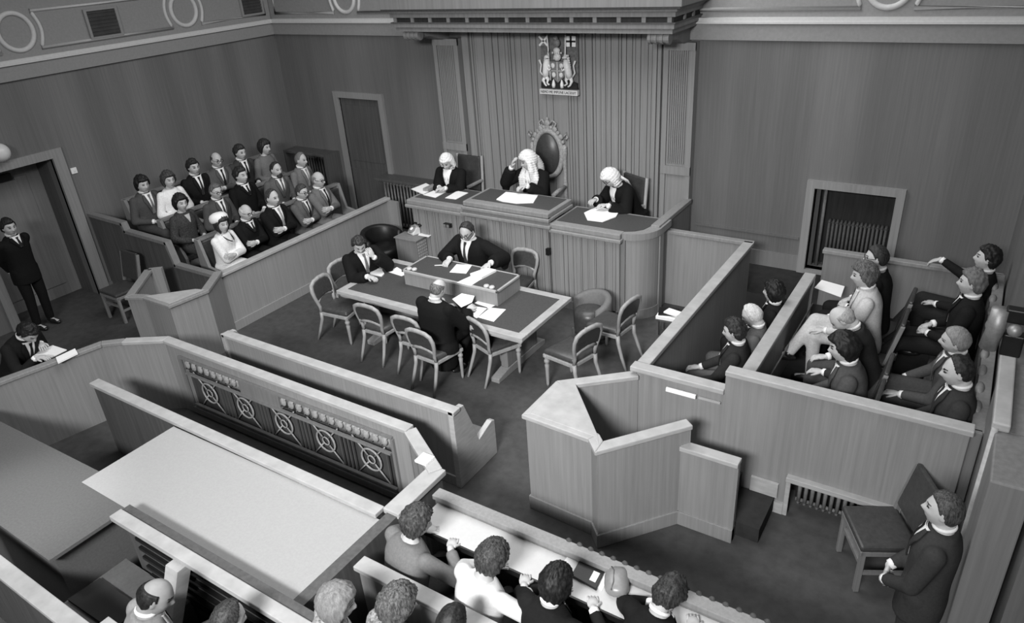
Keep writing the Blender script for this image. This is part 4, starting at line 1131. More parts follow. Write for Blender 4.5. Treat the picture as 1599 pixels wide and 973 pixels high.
def remesh(mb, voxel, it):
    me = bpy.data.meshes.new('tmp'); me.from_pydata([tuple(v) for v in mb.v], [], mb.f)
    o = bpy.data.objects.new('tmp', me); COL.objects.link(o)
    r = o.modifiers.new('r', 'REMESH'); r.mode = 'VOXEL'; r.voxel_size = voxel; r.adaptivity = 0
    s = o.modifiers.new('s', 'SMOOTH'); s.factor = .5; s.iterations = it
    bpy.context.view_layer.update()
    res = bpy.data.meshes.new_from_object(o.evaluated_get(bpy.context.evaluated_depsgraph_get()))
    bpy.data.objects.remove(o, do_unlink=True); bpy.data.meshes.remove(me)
    nv = len(res.vertices); co = np.empty(nv * 3, 'f'); res.vertices.foreach_get('co', co); co = co.reshape(-1, 3)
    nf = len(res.polygons); ids = np.empty(len(res.loops), 'i'); res.loops.foreach_get('vertex_index', ids)
    lt = np.empty(nf, 'i'); res.polygons.foreach_get('loop_total', lt)
    if (lt == 4).all(): F = ids.reshape(-1, 4)
    else: F = np.array([list(p.vertices) if len(p.vertices) == 4 else (list(p.vertices) + [p.vertices[2]])[:4] for p in res.polygons])
    bpy.data.meshes.remove(res)
    return co, F
def emit(name, co, F, mats, parent, mi=None, extra=None):
    used = np.unique(F); mp = -np.ones(len(co), 'i'); mp[used] = np.arange(len(used)); co = co[used]; F = mp[F]
    vs = co.tolist(); fs = F.tolist()
    if extra is not None:
        n = len(vs); vs += [tuple(v) for v in extra.v]; fs += [tuple(n + i for i in f) for f in extra.f]
        if mi is not None: mi = list(mi) + [0] * len(extra.f)
    me = bpy.data.meshes.new(name); me.from_pydata(vs, [], fs)
    for m in (mats if isinstance(mats, list) else [mats]): me.materials.append(m)
    if mi is not None: me.polygons.foreach_set('material_index', list(mi))
    me.polygons.foreach_set('use_smooth', [True] * len(me.polygons))
    o = bpy.data.objects.new(name, me); COL.objects.link(o); o.parent = parent
    return o

def person(label, px=None, z=0.0, yaw=0, s=1.0, at=None, sit=True, lean=5, side=0, hs=.45, head=(0, 0, 0), arms='lap', legs='sit', hair='short', hg=45,
           top='suit', tg=70, shirt=True, tie=60, lg=None, fem=False, skin=None, glasses=False, group=None, jit=0, var=.12, hat=False, beard=0, build=1.0, shirtm=None, pose=None, open_v=1.0):
    seed = sum(ord(c) for c in label) % 97 + jit
    rnd = random.Random(seed)
    hz = hs + .10 if sit else .93
    H = V3(0, 0, hz)
    La = math.radians(lean); Ls = math.radians(side)
    Rt = Matrix.Rotation(-La, 3, 'X') @ Matrix.Rotation(Ls, 3, 'Y')
    U = Rt @ V3(0, 0, 1); Fw = Rt @ V3(0, 1, 0); X = Rt @ V3(1, 0, 0)
    T = lambda x, f, u: H + X * x + Fw * f + U * u
    bw = build * (.90 if fem else 1.0)
    NB = T(0, .0, .50)
    Rh = Rt @ Euler((math.radians(head[0]), math.radians(head[2]), math.radians(head[1])), 'XYZ').to_matrix() if False else Rt @ (Matrix.Rotation(math.radians(head[1]), 3, 'Z') @ Matrix.Rotation(math.radians(-head[0]), 3, 'X') @ Matrix.Rotation(math.radians(head[2]), 3, 'Y'))
    HC = NB + U * .052 + Rh @ V3(0, .030, .085)
    # --- place the root so that the head lands where the photo has it
    if px is not None:
        zz = z + s * HC.z
        P = PZ(px[0], px[1], zz)
        Rz = Matrix.Rotation(math.radians(yaw), 3, 'Z')
        off = Rz @ (HC * s)
        loc = V3(P.x - off.x, P.y - off.y, z)
    else:
        loc = V3(at[0], at[1], z)
    root = thing('person', label, 'person', loc, math.radians(yaw), group or CUR[0]); root.scale = (s, s, s)
    # --- legs
    HJ = {-1: T(-.095 * bw, .02, 0), 1: T(.095 * bw, .02, 0)}
    if sit:
        K = {e: V3(e * .12, .45, hs + .065) for e in (-1, 1)}; A = {e: V3(e * .11, .43, .09) for e in (-1, 1)}
        if legs == 'crossed': K[1] = V3(.0, .46, hs + .19); A[1] = V3(-.13, .66, .30); K[-1] = V3(-.09, .45, hs + .07)
        if legs == 'out': K = {e: V3(e * .11, .47, hs + .05) for e in (-1, 1)}; A = {e: V3(e * .09, .78, .12) for e in (-1, 1)}
        if legs == 'tuck': A = {e: V3(e * .10, .16, .10) for e in (-1, 1)}; K = {e: V3(e * .12, .43, hs + .05) for e in (-1, 1)}
    else:
        K = {e: V3(e * .10, .03, .50) for e in (-1, 1)}; A = {e: V3(e * .11, -.01, .09) for e in (-1, 1)}
    # --- arms
    SJ = {e: T(e * .185 * bw, .0, .42) for e in (-1, 1)}
    hd = {}; Wr = {}; pole = {e: X * (e * .55) - U * .8 - Fw * .25 for e in (-1, 1)}
    if arms == 'lap':
        Wr = {e: V3(e * .10, .26, hs + .21) for e in (-1, 1)}; hd = {e: (V3(-e * .8, .55, -.1), V3(0, -.3, -1)) for e in (-1, 1)}
    elif arms == 'crossed':
        Wr = {1: T(-.10, .19, .20), -1: T(.10, .235, .235)}; hd = {1: (X * -1 + Fw * -.35 + U * .2, Fw * -1), -1: (X * 1 + Fw * -.3 + U * .15, Fw * -1)}
        pole = {e: X * (e * .9) - U * .6 + Fw * .1 for e in (-1, 1)}
    elif arms == 'thighs':
        Wr = {e: V3(e * .14, .36, hs + .165) for e in (-1, 1)}; hd = {e: (V3(-e * .2, 1, -.1), V3(0, 0, -1)) for e in (-1, 1)}
    elif arms == 'desk':
        Wr = {1: V3(.16, .36, pose), -1: V3(-.14, .34, pose)}; hd = {e: (V3(-e * .6, .8, -.08), V3(0, 0, -1)) for e in (-1, 1)}
        pole = {e: X * (e * .9) - U * .5 - Fw * .1 for e in (-1, 1)}
    elif arms == 'side':
        Wr = {e: T(e * .24, .04, -.10) for e in (-1, 1)}; hd = {e: (V3(0, .1, -1), V3(-e, 0, 0)) for e in (-1, 1)}
    elif arms == 'behind':
        Wr = {e: T(e * .06, -.20, -.06) for e in (-1, 1)}; hd = {e: (V3(-e, 0, -.4), V3(0, -1, 0)) for e in (-1, 1)}
        pole = {e: X * (e * 1) - Fw * .6 for e in (-1, 1)}
    elif arms == 'front':
        Wr = {e: T(e * .07, .23, -.02) for e in (-1, 1)}; hd = {e: (X * -e + U * -.5, Fw * -1) for e in (-1, 1)}
    elif isinstance(arms, dict):
        for e in (-1, 1):
            w, d, n = arms[e][:3]; d = V3(*d)
            if isinstance(w, Vector): w = Matrix.Rotation(-math.radians(yaw), 3, 'Z') @ (w - loc) / s - d.normalized() * .08
            Wr[e] = V3(*w); hd[e] = (d, V3(*n))
            if len(arms[e]) > 3: pole[e] = V3(*arms[e][3])
    EL = {}
    for e in (-1, 1): EL[e], Wr[e] = ik(SJ[e], Wr[e], .29, .265, pole[e])
    # --- body: one continuous skin
    TR = [(-.10, .15, .115), (.0, .165, .125), (.10, .158, .118), (.22, .162, .120), (.34, .175, .122), (.41, .165, .105), (.465, .115, .080), (.51, .066, .064), (.58, .056, .060)]
    def torso(mb, inc, lo=-.10, rows=TR):
        loft(mb, [(T(0, .005, u), X, Fw, rx * bw + inc, ry * (1.0 if not fem else .98) + inc, .85) for u, rx, ry in rows if u >= lo])
    b = MB()
    torso(b, -.012)
    b.tube([NB - U * .05, NB + U * .06, HC + Rh @ V3(0, -.02, -.06)], [.060, .054, .056], 14)
    for e in (-1, 1):
        cone(b, SJ[e], EL[e], .050, .038); cone(b, EL[e], Wr[e], .037, .026)
        cone(b, HJ[e], K[e], .078, .052); cone(b, K[e], A[e], .050, .034)
        ft = (A[e] + V3(0, .13, -.05)) if legs != 'crossed' or e == -1 else A[e] + V3(-.02, .13, -.02)
        cone(b, A[e] + V3(0, 0, -.03), ft, .034, .028)
    hs_pts = head_surface(HD, True, fem)
    b.raw([HC + Rh @ Vector(p) for p in hs_pts], HF)
    for e in (-1, 1):
        b.ball(HC + Rh @ V3(e * .077, -.008, .0), (.012, .022, .034), 10, 8, Rh)
    fing = MB()
    for e in (-1, 1):
        f2 = hand(b, Wr[e], hd[e][0], hd[e][1], e); fing.raw(f2.v, f2.f)
    co, F = remesh(b, .0078, 2)
    fc = co[F].mean(1)
    q = (fc - np.array(HC)) @ np.array(Rh)          # head-local face centres
    mi = np.zeros(len(F), int)
    ex = np.abs(q[:, 0])
    frt = q[:, 1] > .055
    mi[frt & (((ex - .031) / .014) ** 2 + ((q[:, 2] - .014) / .0065) ** 2 < 1)] = 1
    mi[frt & (((ex - .033) / .020) ** 2 + ((q[:, 2] - .037) / .005) ** 2 < 1)] = 3
    mi[frt & ((q[:, 0] / .023) ** 2 + ((q[:, 2] + .061) / .0075) ** 2 < 1)] = 2
    bo = emit('body', co, F, [skin or SKIN, EYE, LIP, hairm(hg) if hair not in ('wig', 'fullwig') else BROW], root, mi, fing)
    # --- hair
    if hair == 'fullwig':
        w = MB(); d = GD; base = head_surface(d, False); dy, dz = d[:, 1], d[:, 2]
        zt = interp(dy, [-1, -.2, .2, .38, .5, .7, 1], [-1.3, -1.3, -1.2, -.9, .28, .40, .44])
        m = smooth01((dz - zt) / .1); nrm = base / np.linalg.norm(base, axis=1, keepdims=True)
        pts = base + nrm * (-.01 + .052 * m)[:, None]
        w.raw([HC + Rh @ Vector(p) for p in pts], GF)
        for e in (-1, 1):
            p0 = HC + Rh @ V3(e * .095, .0, .02); p1 = HC + Rh @ V3(e * .11, .015, -.10)
            p2 = T(e * .105, .115, .40); p3 = T(e * .10, .15, .27)
            for o in (-.025, .025):
                w.tube([p0 + Fw * o, p1 + Fw * o * 1.2, p2 + X * o, p3 + X * o], [.035, .046, .05, .038], 12)
        w.tube([HC + Rh @ V3(0, -.09, .0), T(0, -.10, .50), T(0, -.13, .40)], [.07, .09, .07], 12)
        wc, wf = remesh(w, .011, 3)
        k = np.sin(wc[:, 2] * 210) * .004
        cen = np.array(HC); dr = wc - cen; dr[:, 2] = 0; dr /= np.linalg.norm(dr, axis=1, keepdims=True) + 1e-6
        emit('full_wig', wc + dr * k[:, None], wf, WIGM, root)
    elif hair:
        pts = hair_geom(hair, seed)
        hm = WIGM if hair == 'wig' else hairm(hg)
        me = bpy.data.meshes.new('hair'); me.from_pydata([tuple(HC + Rh @ Vector(p)) for p in pts], [], GF); me.materials.append(hm)
        me.polygons.foreach_set('use_smooth', [True] * len(me.polygons))
        ho = bpy.data.objects.new('wig' if hair == 'wig' else 'hair', me); COL.objects.link(ho); ho.parent = root
        if hair == 'wig':
            for e in (-1, 1):
                for k in range(3):
                    c = MB(); zc = -.005 - .034 * k
                    c.tube([HC + Rh @ V3(e * .098, .03, zc), HC + Rh @ V3(e * .103, -.01, zc), HC + Rh @ V3(e * .095, -.05, zc)], .019, 10); c.build('wig_curl', WIGM, root, True)
            for e in (-1, 1):
                MB().tube([HC + Rh @ V3(e * .025, -.10, -.07), T(e * .03, -.13, .46), T(e * .035, -.14, .36)], [.018, .014, .010], 8).build('wig_tail', WIGM, root, True)
    if hat:
        hm = MB(); M = Rh @ Matrix.Rotation(math.radians(20), 3, 'X')
        hm.lathe(HC + Rh @ V3(0, -.035, .035), [(.100, -.01), (.120, .0), (.130, .03), (.128, .07), (.105, .105), (.055, .125), (.001, .13)], 24, M)
        hm.build('hat', SHIRT, root, True)
    if beard:
        m = MB(); 
        m.ball(HC + Rh @ V3(0, .075, -.085), (.052, .036, .042), 14, 10, Rh); m.ball(HC + Rh @ V3(0, .105, -.046), (.032, .012, .010), 10, 8, Rh)
        m.build('beard', hairm(beard), root, True)
    if glasses:
        g = MB()
        for e in (-1, 1):
            g.tube([HC + Rh @ V3(e * .033 + .024 * math.cos(a), .104, .012 + .019 * math.sin(a)) for a in [2 * math.pi * k / 16 for k in range(16)]], .0036, 6, closed=True)
            g.tube([HC + Rh @ V3(e * .057, .102, .016), HC + Rh @ V3(e * .082, .01, .014)], .003, 6)
        g.tube([HC + Rh @ V3(-.010, .106, .014), HC + Rh @ V3(.010, .106, .014)], .003, 6)
        g.build('glasses', GLASS, root, True)
    # --- clothes
    c = MB(); gown = top == 'gown'
    inc = .016 if not gown else .045
    low = -.13 if sit else -.20
    rows = [(low, .172, .132), (-.05, .172, .132)] + [r for r in TR if r[0] >= 0 and r[0] < .5] + [(.505, .074, .070)]
    if gown: rows = [(low, .20, .15), (-.05, .19, .145)] + [r for r in TR if 0 <= r[0] < .45] + [(.445, .14, .09), (.49, .065, .055)]
    if top in ('blouse', 'dress'): rows = [(low + .03, .168, .13), (-.03, .165, .128)] + [r for r in TR if r[0] >= 0 and r[0] < .5] + [(.495, .080, .070)]
    loft(c, [(T(0, .005, u), X, Fw, rx * bw + inc, ry + inc * (.6 if gown else .9), .82) for u, rx, ry in rows])
    for e in (-1, 1):
        if gown:
            cone(c, SJ[e] - X * e * .01, EL[e], .080, .085); wcut = EL[e].lerp(Wr[e], .82)
            c.tube([EL[e], EL[e].lerp(Wr[e], .45), wcut], [.085, .085, .080], 14); c.ball(EL[e], .085, 12, 8)
            dr = EL[e] + V3(0, 0, -.10); cone(c, EL[e], dr, .07, .05)
        else:
            r = (.066, .054, .050, .040) if top == 'suit' else (.064, .055, .053, .043); r = tuple(v + .003 for v in r)
            cone(c, SJ[e] - X * e * .008 - U * .004, EL[e], r[0], r[1]); wcut = EL[e].lerp(Wr[e], .90)
            c.tube([EL[e], wcut], [r[2], r[3]], 12); c.ball(EL[e], r[1] - .002, 12, 8)
    if gown:
        if sit:
            loft(c, [(V3(0, -.02, hs + .14), V3(1, 0, 0), V3(0, 1, 0), .215, .18, .8), (V3(0, .05, hs + .07), V3(1, 0, 0), V3(0, 1, 0), .22, .21, .8), (V3(0, .05, hs - .1), V3(1, 0, 0), V3(0, 1, 0), .19, .19, .8), (V3(.04, .03, .16), V3(1, 0, 0), V3(0, 1, 0), .15, .15, .8)])
        else:
            loft(c, [(T(0, 0, -.05), X, Fw, .22, .17, .8), (V3(0, .0, .55), V3(1, 0, 0), V3(0, 1, 0), .26, .20, .8), (V3(0, .0, .10), V3(1, 0, 0), V3(0, 1, 0), .29, .23, .8)])
    co, F = remesh(c, .0125, 9)
    cm = cloth(tg, var)
    nm = {'suit': 'jacket', 'gown': 'gown', 'blouse': 'blouse', 'dress': 'dress'}[top]
    emit(nm, co, F, cm, root)
    RR = sorted([(u, rx * bw + inc, ry + inc * (.6 if gown else .9)) for u, rx, ry in rows])
    ru = [r[0] for r in RR]; rxs = [r[1] for r in RR]; rys = [r[2] for r in RR]
    def ff(x, u):
        a = np.interp(u, ru, rxs); bq = np.interp(u, ru, rys)
        k = min(.97, abs(x) / a)
        return .005 + bq * (1 - k ** (2 / .82)) ** (.41)
    def patch(name, u0, u1, wfun, off, m2, th=.008, n=12, nx=8, x0=0.0):
        """thin cloth panel lying on the chest, between heights u0 and u1"""
        vs = []; fs = []
        for lay in (0, 1):
            for i in range(n + 1):
                u = u0 + (u1 - u0) * i / n
                wl, wr = wfun((u - u0) / (u1 - u0))
                for k in range(nx + 1):
                    x = wl + (wr - wl) * k / nx
                    vs.append(T(x * bw, ff(x * bw, u) + off - lay * th, u))
        L0 = (n + 1) * (nx + 1)
        for i in range(n):
            for k in range(nx):
                a = i * (nx + 1) + k; q = (a, a + 1, a + nx + 2, a + nx + 1)
                fs.append(q); fs.append(tuple(L0 + t for t in q[::-1]))
        for i in range(n):
            for k in (0, nx):
                a = i * (nx + 1) + k; fs.append((a, a + nx + 1, L0 + a + nx + 1, L0 + a))
        return MB().raw(vs, fs).build(name, m2, root, True)
    sm = shirtm or SHIRT
    dp = .50 - .29 * open_v
    if shirt and top in ('suit', 'gown'):
        patch('shirt', dp, .508, lambda t: (-.008 - .066 * t, .008 + .066 * t), .010, sm)
        if tie is not None:
            patch('tie', dp + .005, .495, lambda t: (-.008 - .016 * (1 - t), .008 + .016 * (1 - t)) if t < .88 else (-.017, .017), .017, SHIRT if tie >= 200 else cloth(tie, .25, 40))
    elif top == 'dress' or (top == 'blouse' and shirt):
        patch('neckline', .36, .475, lambda t: (-.004 - .05 * t, .004 + .05 * t), .004, skin or SKIN)
    if shirt and top in ('suit', 'gown'):
        m = MB(); m.tube([NB + U * (.028 + .012 * -math.sin(a)) + X * .061 * math.cos(a) + Fw * (.005 + .060 * math.sin(a)) for a in [2 * math.pi * k / 20 for k in range(20)]], .013, 8, closed=True, flat=.7)
        m.build('collar', sm, root, True)
        for e in (-1, 1):
            a = EL[e].lerp(Wr[e], .86); bq = EL[e].lerp(Wr[e], .99)
            MB().tube([a, bq], [.036, .034], 12).build('cuff', SHIRT, root, True)
        if not gown:
            for e in (-1, 1):
                patch('lapel', dp - .01, .500, (lambda t, e=e: tuple(sorted((e * (.004 + .056 * t), e * (.020 + .085 * min(1, t * 1.35) - .03 * max(0, t - .74) / .26))))), .015, cm, .010, 12, 3)
        else:               # white bands at the throat
            for e in (-1, 1):
                if tie is None: MB().tube([T(e * .012, .085, .50), T(e * .022, .14, .42), T(e * .028, .152, .36)], [.014, .019, .022], 8, flat=.4).build('bands', SHIRT, root, True)
    lgm = cloth(lg if lg is not None else tg, var)
    l = MB()
    if fem and top != 'suit':
        if sit:
            loft(l, [(V3(0, -.08, hs + .10), V3(1, 0, 0), V3(0, -.2, 1), .18, .10, .85), (V3(0, .12, hs + .09), V3(1, 0, 0), V3(0, 0, 1), .20, .105, .85), (V3(0, .36, hs + .06), V3(1, 0, 0), V3(0, 0, 1), .21, .085, .85), (V3(0, .49, hs + .01), V3(1, 0, 0), V3(0, .7, .7), .21, .07, .85), (V3(0, .47, .28), V3(1, 0, 0), V3(0, 1, 0), .20, .09, .85)])
        nm2 = 'skirt'
    else:
        for e in (-1, 1):
            cone(l, HJ[e], K[e], .098, .072); l.tube([K[e], A[e]], [.070, .056], 12); l.ball(K[e], .071, 12, 8)
        l.ball(T(0, .0, -.01), (.17 * bw, .14, .10), 14, 10)
        nm2 = 'trousers'
    if l.v:
        lc, lf2 = remesh(l, .016, 3); emit(nm2, lc, lf2, lgm, root)
    for e in (-1, 1):
        a = A[e]; d = V3(0, 1, -.12) if not (legs == 'crossed' and e == 1) else V3(-.1, 1, .1)
        d.normalize(); m = MB(); M = Matrix((V3(1, 0, 0), d, V3(1, 0, 0).cross(d))).transposed()
        m.ball(a + V3(0, 0, -.045) + d * .05, (.045, .135, .042), 14, 8, M); m.ball(a + V3(0, 0, -.02), (.042, .05, .05), 10, 8)
        m.build('shoe', SHOE, root, True)
    root['hc'] = 0
    del root['hc']
    return root, dict(T=T, HC=HC, Rh=Rh, U=U, F=Fw, X=X, Wr=Wr, H=H, loc=loc)
G1 = 'people in the jury box'
# ---- top row of the left jury (first, farthest back)
F3, F2 = .50, .25
person('thick haired young man in a grey suit, near end of the top jury row', (222, 288), F3, -84, 1.06, head=(4, -8, 0), hair='mop', hg=30, tg=74, tie=110, lg=70)
person('woman in a white blouse with a dark bow, second along the top jury row', (263, 281), F3, -90, 1.04, head=(2, -6, 0), hair='fem', hg=62, top='blouse', tg=236, fem=True, lg=60, shirt=False)
person('dark haired man in a black suit, third along the top jury row', (302, 261), F3, -92, 1.06, head=(3, -4, 0), hair='sidepart', hg=38, tg=28, tie=50)
person('balding spectacled man in a grey suit with folded arms, fourth along the top jury row', (338, 250), F3, -92, 1.06, head=(6, -4, 0), hair='bald', hg=60, tg=84, tie=30, arms='crossed', glasses=True)
person('dark haired man in a narrow tie, fifth along the top jury row', (375, 238), F3, -92, 1.06, head=(4, 2, 0), hair='sidepart', hg=42, tg=62, tie=28)
person('curly haired woman in a grey top at the far end of the top jury row', (413, 230), F3, -84, 1.04, head=(4, 4, 0), hair='fem', hg=40, top='blouse', tg=112, fem=True, lg=80, shirt=False)
# ---- middle row
person('woman in a mottled dark dress, near end of the middle jury row', (282, 317), F2, -80, 1.06, head=(2, -14, 0), hair='fem', hg=32, top='dress', tg=62, var=.5, fem=True, lg=60)
person('grey haired spectacled man in a grey suit, second along the middle jury row', (337, 299), F2, -88, 1.06, head=(5, -4, 0), hair='short', hg=92, tg=74, tie=52, glasses=True)
person('dark haired man in a black uniform jacket, third along the middle jury row', (376, 274), F2, -86, 1.12, lean=0, head=(4, 4, 0), hair='sidepart', hg=40, tg=22, tie=28, open_v=.5)
person('bearded man in a grey suit with a striped tie, fourth along the middle jury row', (431, 265), F2, -92, 1.06, head=(2, 0, 0), hair='receding', hg=48, tg=92, tie=90, beard=50)
person('grey man in a pale grey suit, far end of the middle jury row', (470, 250), F2, -80, 1.06, head=(3, 4, 0), hair='receding', hg=110, tg=112, tie=150)
# ---- front row
r, q = person('woman in a white hat and white dress, near end of the front jury row', (346, 350), 0, -76, 1.06, head=(2, -16, 0), hair='bob', hg=48, top='blouse', tg=232, fem=True, lg=220, arms='crossed', shirt=False, hat=True)
T = q['T']
MB().tube([T(.07 * math.cos(a), .05 + .125 * max(0, -math.sin(a)), .50 + .09 * math.sin(a) - .01) for a in [math.pi + math.pi * k / 14 for k in range(15)]], .008, 6).build('necklace', BLACK, r, True)
MB().ball(T(0, .178, .40), (.018, .01, .018), 12, 8).build('pendant', mat('pewter', 190), r, True)
person('bald white haired spectacled man in a black suit, second along the front jury row', (384, 332), 0, -80, 1.06, head=(6, -6, 0), hair='bald', hg=190, tg=24, tie=40, arms='crossed', glasses=True, open_v=.5)
person('balding man in a black suit with folded arms, third along the front jury row', (425, 309), 0, -84, 1.14, lean=0, head=(6, 0, 0), hair='receding', hg=60, tg=24, tie=150, arms='crossed')
person('spectacled man in a grey suit with folded arms, fourth along the front jury row', (471, 300), 0, -78, 1.06, head=(6, -4, 0), hair='short', hg=62, tg=92, tie=30, arms='crossed', glasses=True)
person('bald spectacled man in pale grey, far end of the front jury row', (497, 281), 0, -76, 1.14, lean=0, head=(8, -4, 0), hair='bald', hg=120, tg=108, tie=32, arms='crossed', glasses=True)

CUR[0] = 'judges on the bench'
person('judge in a short white wig and black gown at the left of the bench', (698, 253), .5, 186, 1.02, lean=8, build=1.1, head=(22, 4, 0), hair='wig', top='gown', tg=24, tie=None, hs=.45,
       arms={1: ((.02, .40, .83), (-.8, .6, 0), (0, 0, -1)), -1: ((-.08, .42, .83), (.8, .6, 0), (0, 0, -1))}, var=.15)
person('central judge in a long full bottomed wig with one hand raised to the cheek', (825, 251), .5, 172, 1.10, lean=10, head=(10, -30, 6), hair='fullwig', top='gown', tg=24, tie=None,
       arms={1: ((.20, .30, 1.10), (-.35, -.1, .9), (-.6, -.5, 0), (.6, .3, -1)), -1: ((-.16, .44, .93), (.5, .9, -.1), (0, 0, -1))}, var=.15)
person('judge in a short grey wig leaning forward at the right of the bench', (954, 278), .5, 150, 1.08, lean=26, head=(14, -14, 0), hair='wig', top='gown', tg=24, tie=None, glasses=True,
       arms={1: ((.10, .50, .82), (-.4, .9, 0), (0, 0, -1)), -1: ((-.14, .48, .80), (.6, .7, 0), (0, 0, -1))}, var=.15)

CUR[0] = 'robed people round the court table'
person('clerk in a black gown bent over papers behind the raised block of the table', (729, 361), 0, 176, 1.13, lean=10, head=(20, 10, -8), hair='receding', hg=50, top='gown', tg=24, tie=60, glasses=True, build=1.12,
       arms={1: (PZ(697, 411, .985), (-.1, 1, -.25), (0, 0, -1), (.9, -.5, -.3)), -1: (PZ(757, 417, .985), (.2, .9, -.25), (0, 0, -1), (-.9, -.4, -.4))}, var=.15)
person('robed man with one hand at the chin seated at the left end of the table', (561, 382), 0, -112, 1.03, lean=10, side=4, build=1.1, head=(22, -16, 0), hair='sidepart', hg=52, top='gown', tg=24, tie=110,
       arms={-1: ((-.05, .30, .98), (.25, -.25, .9), (.2, -1, 0), (-.8, .2, -.8)), 1: ((.12, .45, .80), (-.4, .9, -.1), (0, 0, -1))}, var=.15)
person('robed advocate seated with his back to the camera, reading papers at the table', (684, 452), 0, -4, 1.0, lean=3, build=1.2, head=(26, -8, 0), hair='bald', hg=96, top='gown', tg=22, tie=None, legs='tuck', var=.15,
       arms={1: ((.17, .40, .80), (.1, 1, .1), (-.5, 0, -1)), -1: ((-.14, .36, .78), (.4, .8, 0), (0, 0, -1))})

CUR[0] = 'people in the right enclosure'
person('dark haired woman in a white collar, far end of the right front row', (1208, 456), 0, 92, 1.0, lean=-3, hs=.38, head=(8, -6, 0), hair='fem', hg=22, tg=30, tie=None, fem=True, lg=34)
person('white haired balding man seen from above in the front row on the right', (1175, 493), 0, 96, 1.02, lean=-2, hs=.38, head=(30, 0, 0), hair='receding', hg=190, tg=84, tie=40)
person('dark haired man nearest the camera in the front row on the right', (1147, 517), 0, 96, 1.04, lean=-3, hs=.38, head=(16, 0, 0), hair='sidepart', hg=38, tg=44, tie=40, lg=96, arms='thighs')
# ---- middle row
person('spectacled man in black, far end of the middle row on the right', (1369, 403), .20, 90, 1.10, lean=4, head=(2, 10, 0), hair='short', hg=42, tg=26, tie=40, glasses=True)
r, q = person('fair haired man in a pale suit in the middle row on the right, legs forward', (1350, 430), .20, 96, 1.10, lean=6, head=(4, 6, 0), hair='mop', hg=84, tg=190, tie=60, lg=186, arms='thighs', legs='crossed')
person('bald man in a dark suit bending forward in the middle row on the right', (1316, 498), .20, 96, 1.08, lean=20, head=(30, 4, 0), hair='bald', hg=150, tg=48, tie=40, lg=66, arms='thighs')
person('thick haired man nearest the camera in the middle row on the right', (1318, 543), .20, 98, 1.10, lean=8, head=(6, 0, 0), hair='mop', hg=24, tg=76, tie=60, lg=80, arms='thighs')
# ---- back row along the wall
person('dark haired man with an arm stretched along the rail, far end of the back row', (1542, 404), .28, 84, 1.06, lean=-4, head=(0, 6, 0), hair='sidepart', hg=26, tg=30, tie=40, lg=40, legs='crossed',
       arms={1: ((.36, .42, .95), (.1, 1, -.5), (0, -.3, -1), (.5, 0, -1)), -1: ((-.12, .32, .66), (.5, .8, -.1), (0, 0, -1))})
person('fair haired man in a black suit with clasped hands in the back row', (1518, 442), .28, 86, 1.08, lean=-2, head=(4, 4, 0), hair='sidepart', hg=100, tg=28, tie=30, lg=30, legs='out')
person('grey haired man in a brown grey suit leaning sideways in the back row', (1492, 532), .28, 92, 1.06, lean=2, side=-6, head=(4, 4, -10), hair='short', hg=128, tg=70, tie=100, lg=64, legs='crossed', arms='thighs')
person('balding man with dark side hair nearest the camera in the back row', (1496, 580), .28, 96, 1.08, lean=0, head=(12, 4, 0), hair='receding', hg=36, tg=52, tie=50, lg=58, legs='crossed')
sheet([(1272, 449), (1283, 437), (1319, 447), (1313, 464)], .82, 'white papers on the lap of the spectacled man beside the pale suited man', .004)

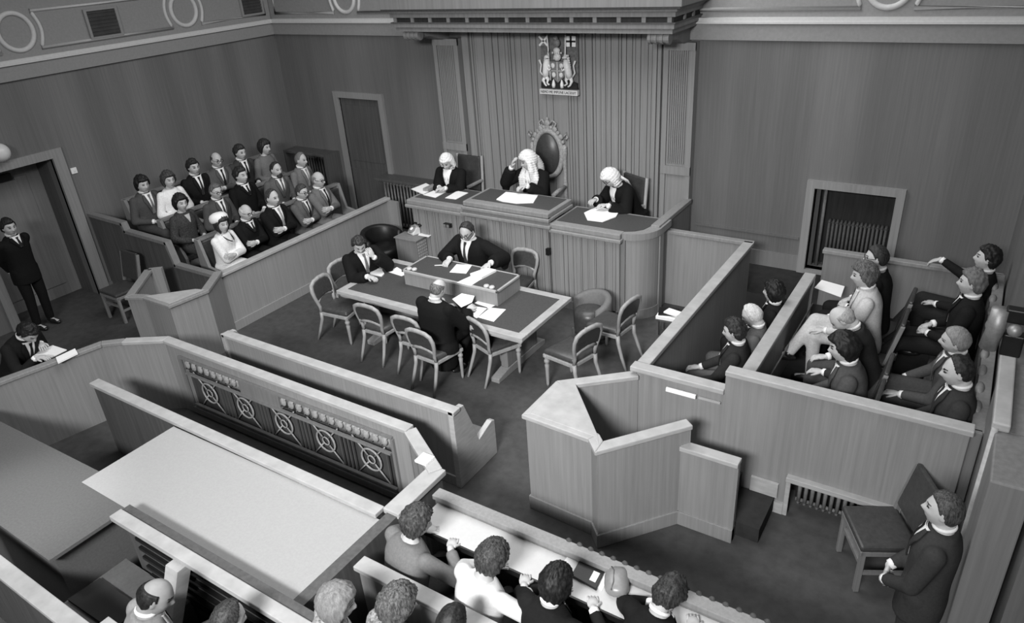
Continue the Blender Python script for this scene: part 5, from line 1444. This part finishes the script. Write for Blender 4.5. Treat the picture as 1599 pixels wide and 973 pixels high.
CUR[0] = 'reporters and people standing by'
person('usher in a black suit standing in the left doorway', (14, 355), 0, -78, 1.02, sit=False, lean=2, head=(6, -10, 0), hair='sidepart', hg=34, tg=24, tie=40, arms='behind', open_v=.5)
person('reporter in a dark suit bent over writing at the left edge', (44, 519), 0, -74, 1.06, hs=.49, lean=34, head=(20, 0, 0), hair='sidepart', hg=26, tg=30, tie=30,
       arms={1: ((.10, .50, .83), (-.3, .9, 0), (0, 0, -1)), -1: ((-.16, .28, .83), (.5, .8, 0), (0, 0, -1))})
person('man in a dark suit standing against the right wall behind the empty chair', (1474, 797), 0, 84, 1.0, sit=False, lean=-2, head=(2, 4, 0), hair='short', hg=64, tg=56, tie=30, arms='front')
person('woman in a grey jumper at the left end of the white desk', (651, 815), 0, -14, .98, lean=15, head=(8, -24, 0), hair='fem', hg=58, top='blouse', tg=112, fem=True, build=1.25, lg=60, var=.10, arms='desk', pose=.87, shirt=False, hs=.45)
person('woman in a white blouse leaning on the white desk, second from its left end', (768, 872), 0, -12, .98, lean=16, head=(16, -12, 0), hair='fem', hg=58, top='blouse', tg=232, fem=True, build=1.2, lg=60, var=.05, arms='desk', pose=.87, shirt=False)
person('dark curly haired reporter in a black jacket over a white top at the white desk', (868, 912), 0, -8, .98, lean=12, build=1.1, head=(10, -4, 0), hair='fem', hg=26, top='suit', tg=30, fem=True, arms='desk', pose=.87, tie=None)
person('sleek haired man in a black jacket at the white desk, right of the bag', (1044, 928), 0, -14, 1.0, lean=24, head=(22, 0, 0), hair='sidepart', hg=48, tg=26, tie=40, arms='desk', pose=.87)
person('fair haired woman in the second row of benches at the bottom edge', (526, 942), 0, -30, 1.04, lean=8, head=(8, -20, 0), hair='bob', hg=118, top='dress', tg=150, var=.7, fem=True, lg=80, shirt=False, at=None)
person('brown haired woman in a patterned top in the second row at the bottom edge', (621, 945), 0, -20, 1.06, lean=10, head=(8, -10, 0), hair='fem', hg=80, top='dress', tg=130, var=.8, fem=True, lg=80, shirt=False)
person('person in the second row whose dark hair just shows above the bottom edge', (706, 975), 0, -10, 1.0, lean=10, head=(8, 0, 0), hair='short', hg=34, tg=40)
person('balding man in a white collar and grey jacket at the lower left', (243, 932), 0, -16, 1.05, lean=14, head=(20, -26, 0), hair='bald', hg=24, tg=130, tie=40, arms='lap', skin=mat('skin_tan', 138, 0.6, 0.06, (30, 30, 30), spec=0.2))
person('person with dark and grey hair at the bottom edge right of the balding man', (356, 968), 0, -16, 1.02, lean=14, head=(10, 0, 0), hair='receding', hg=50, tg=50)
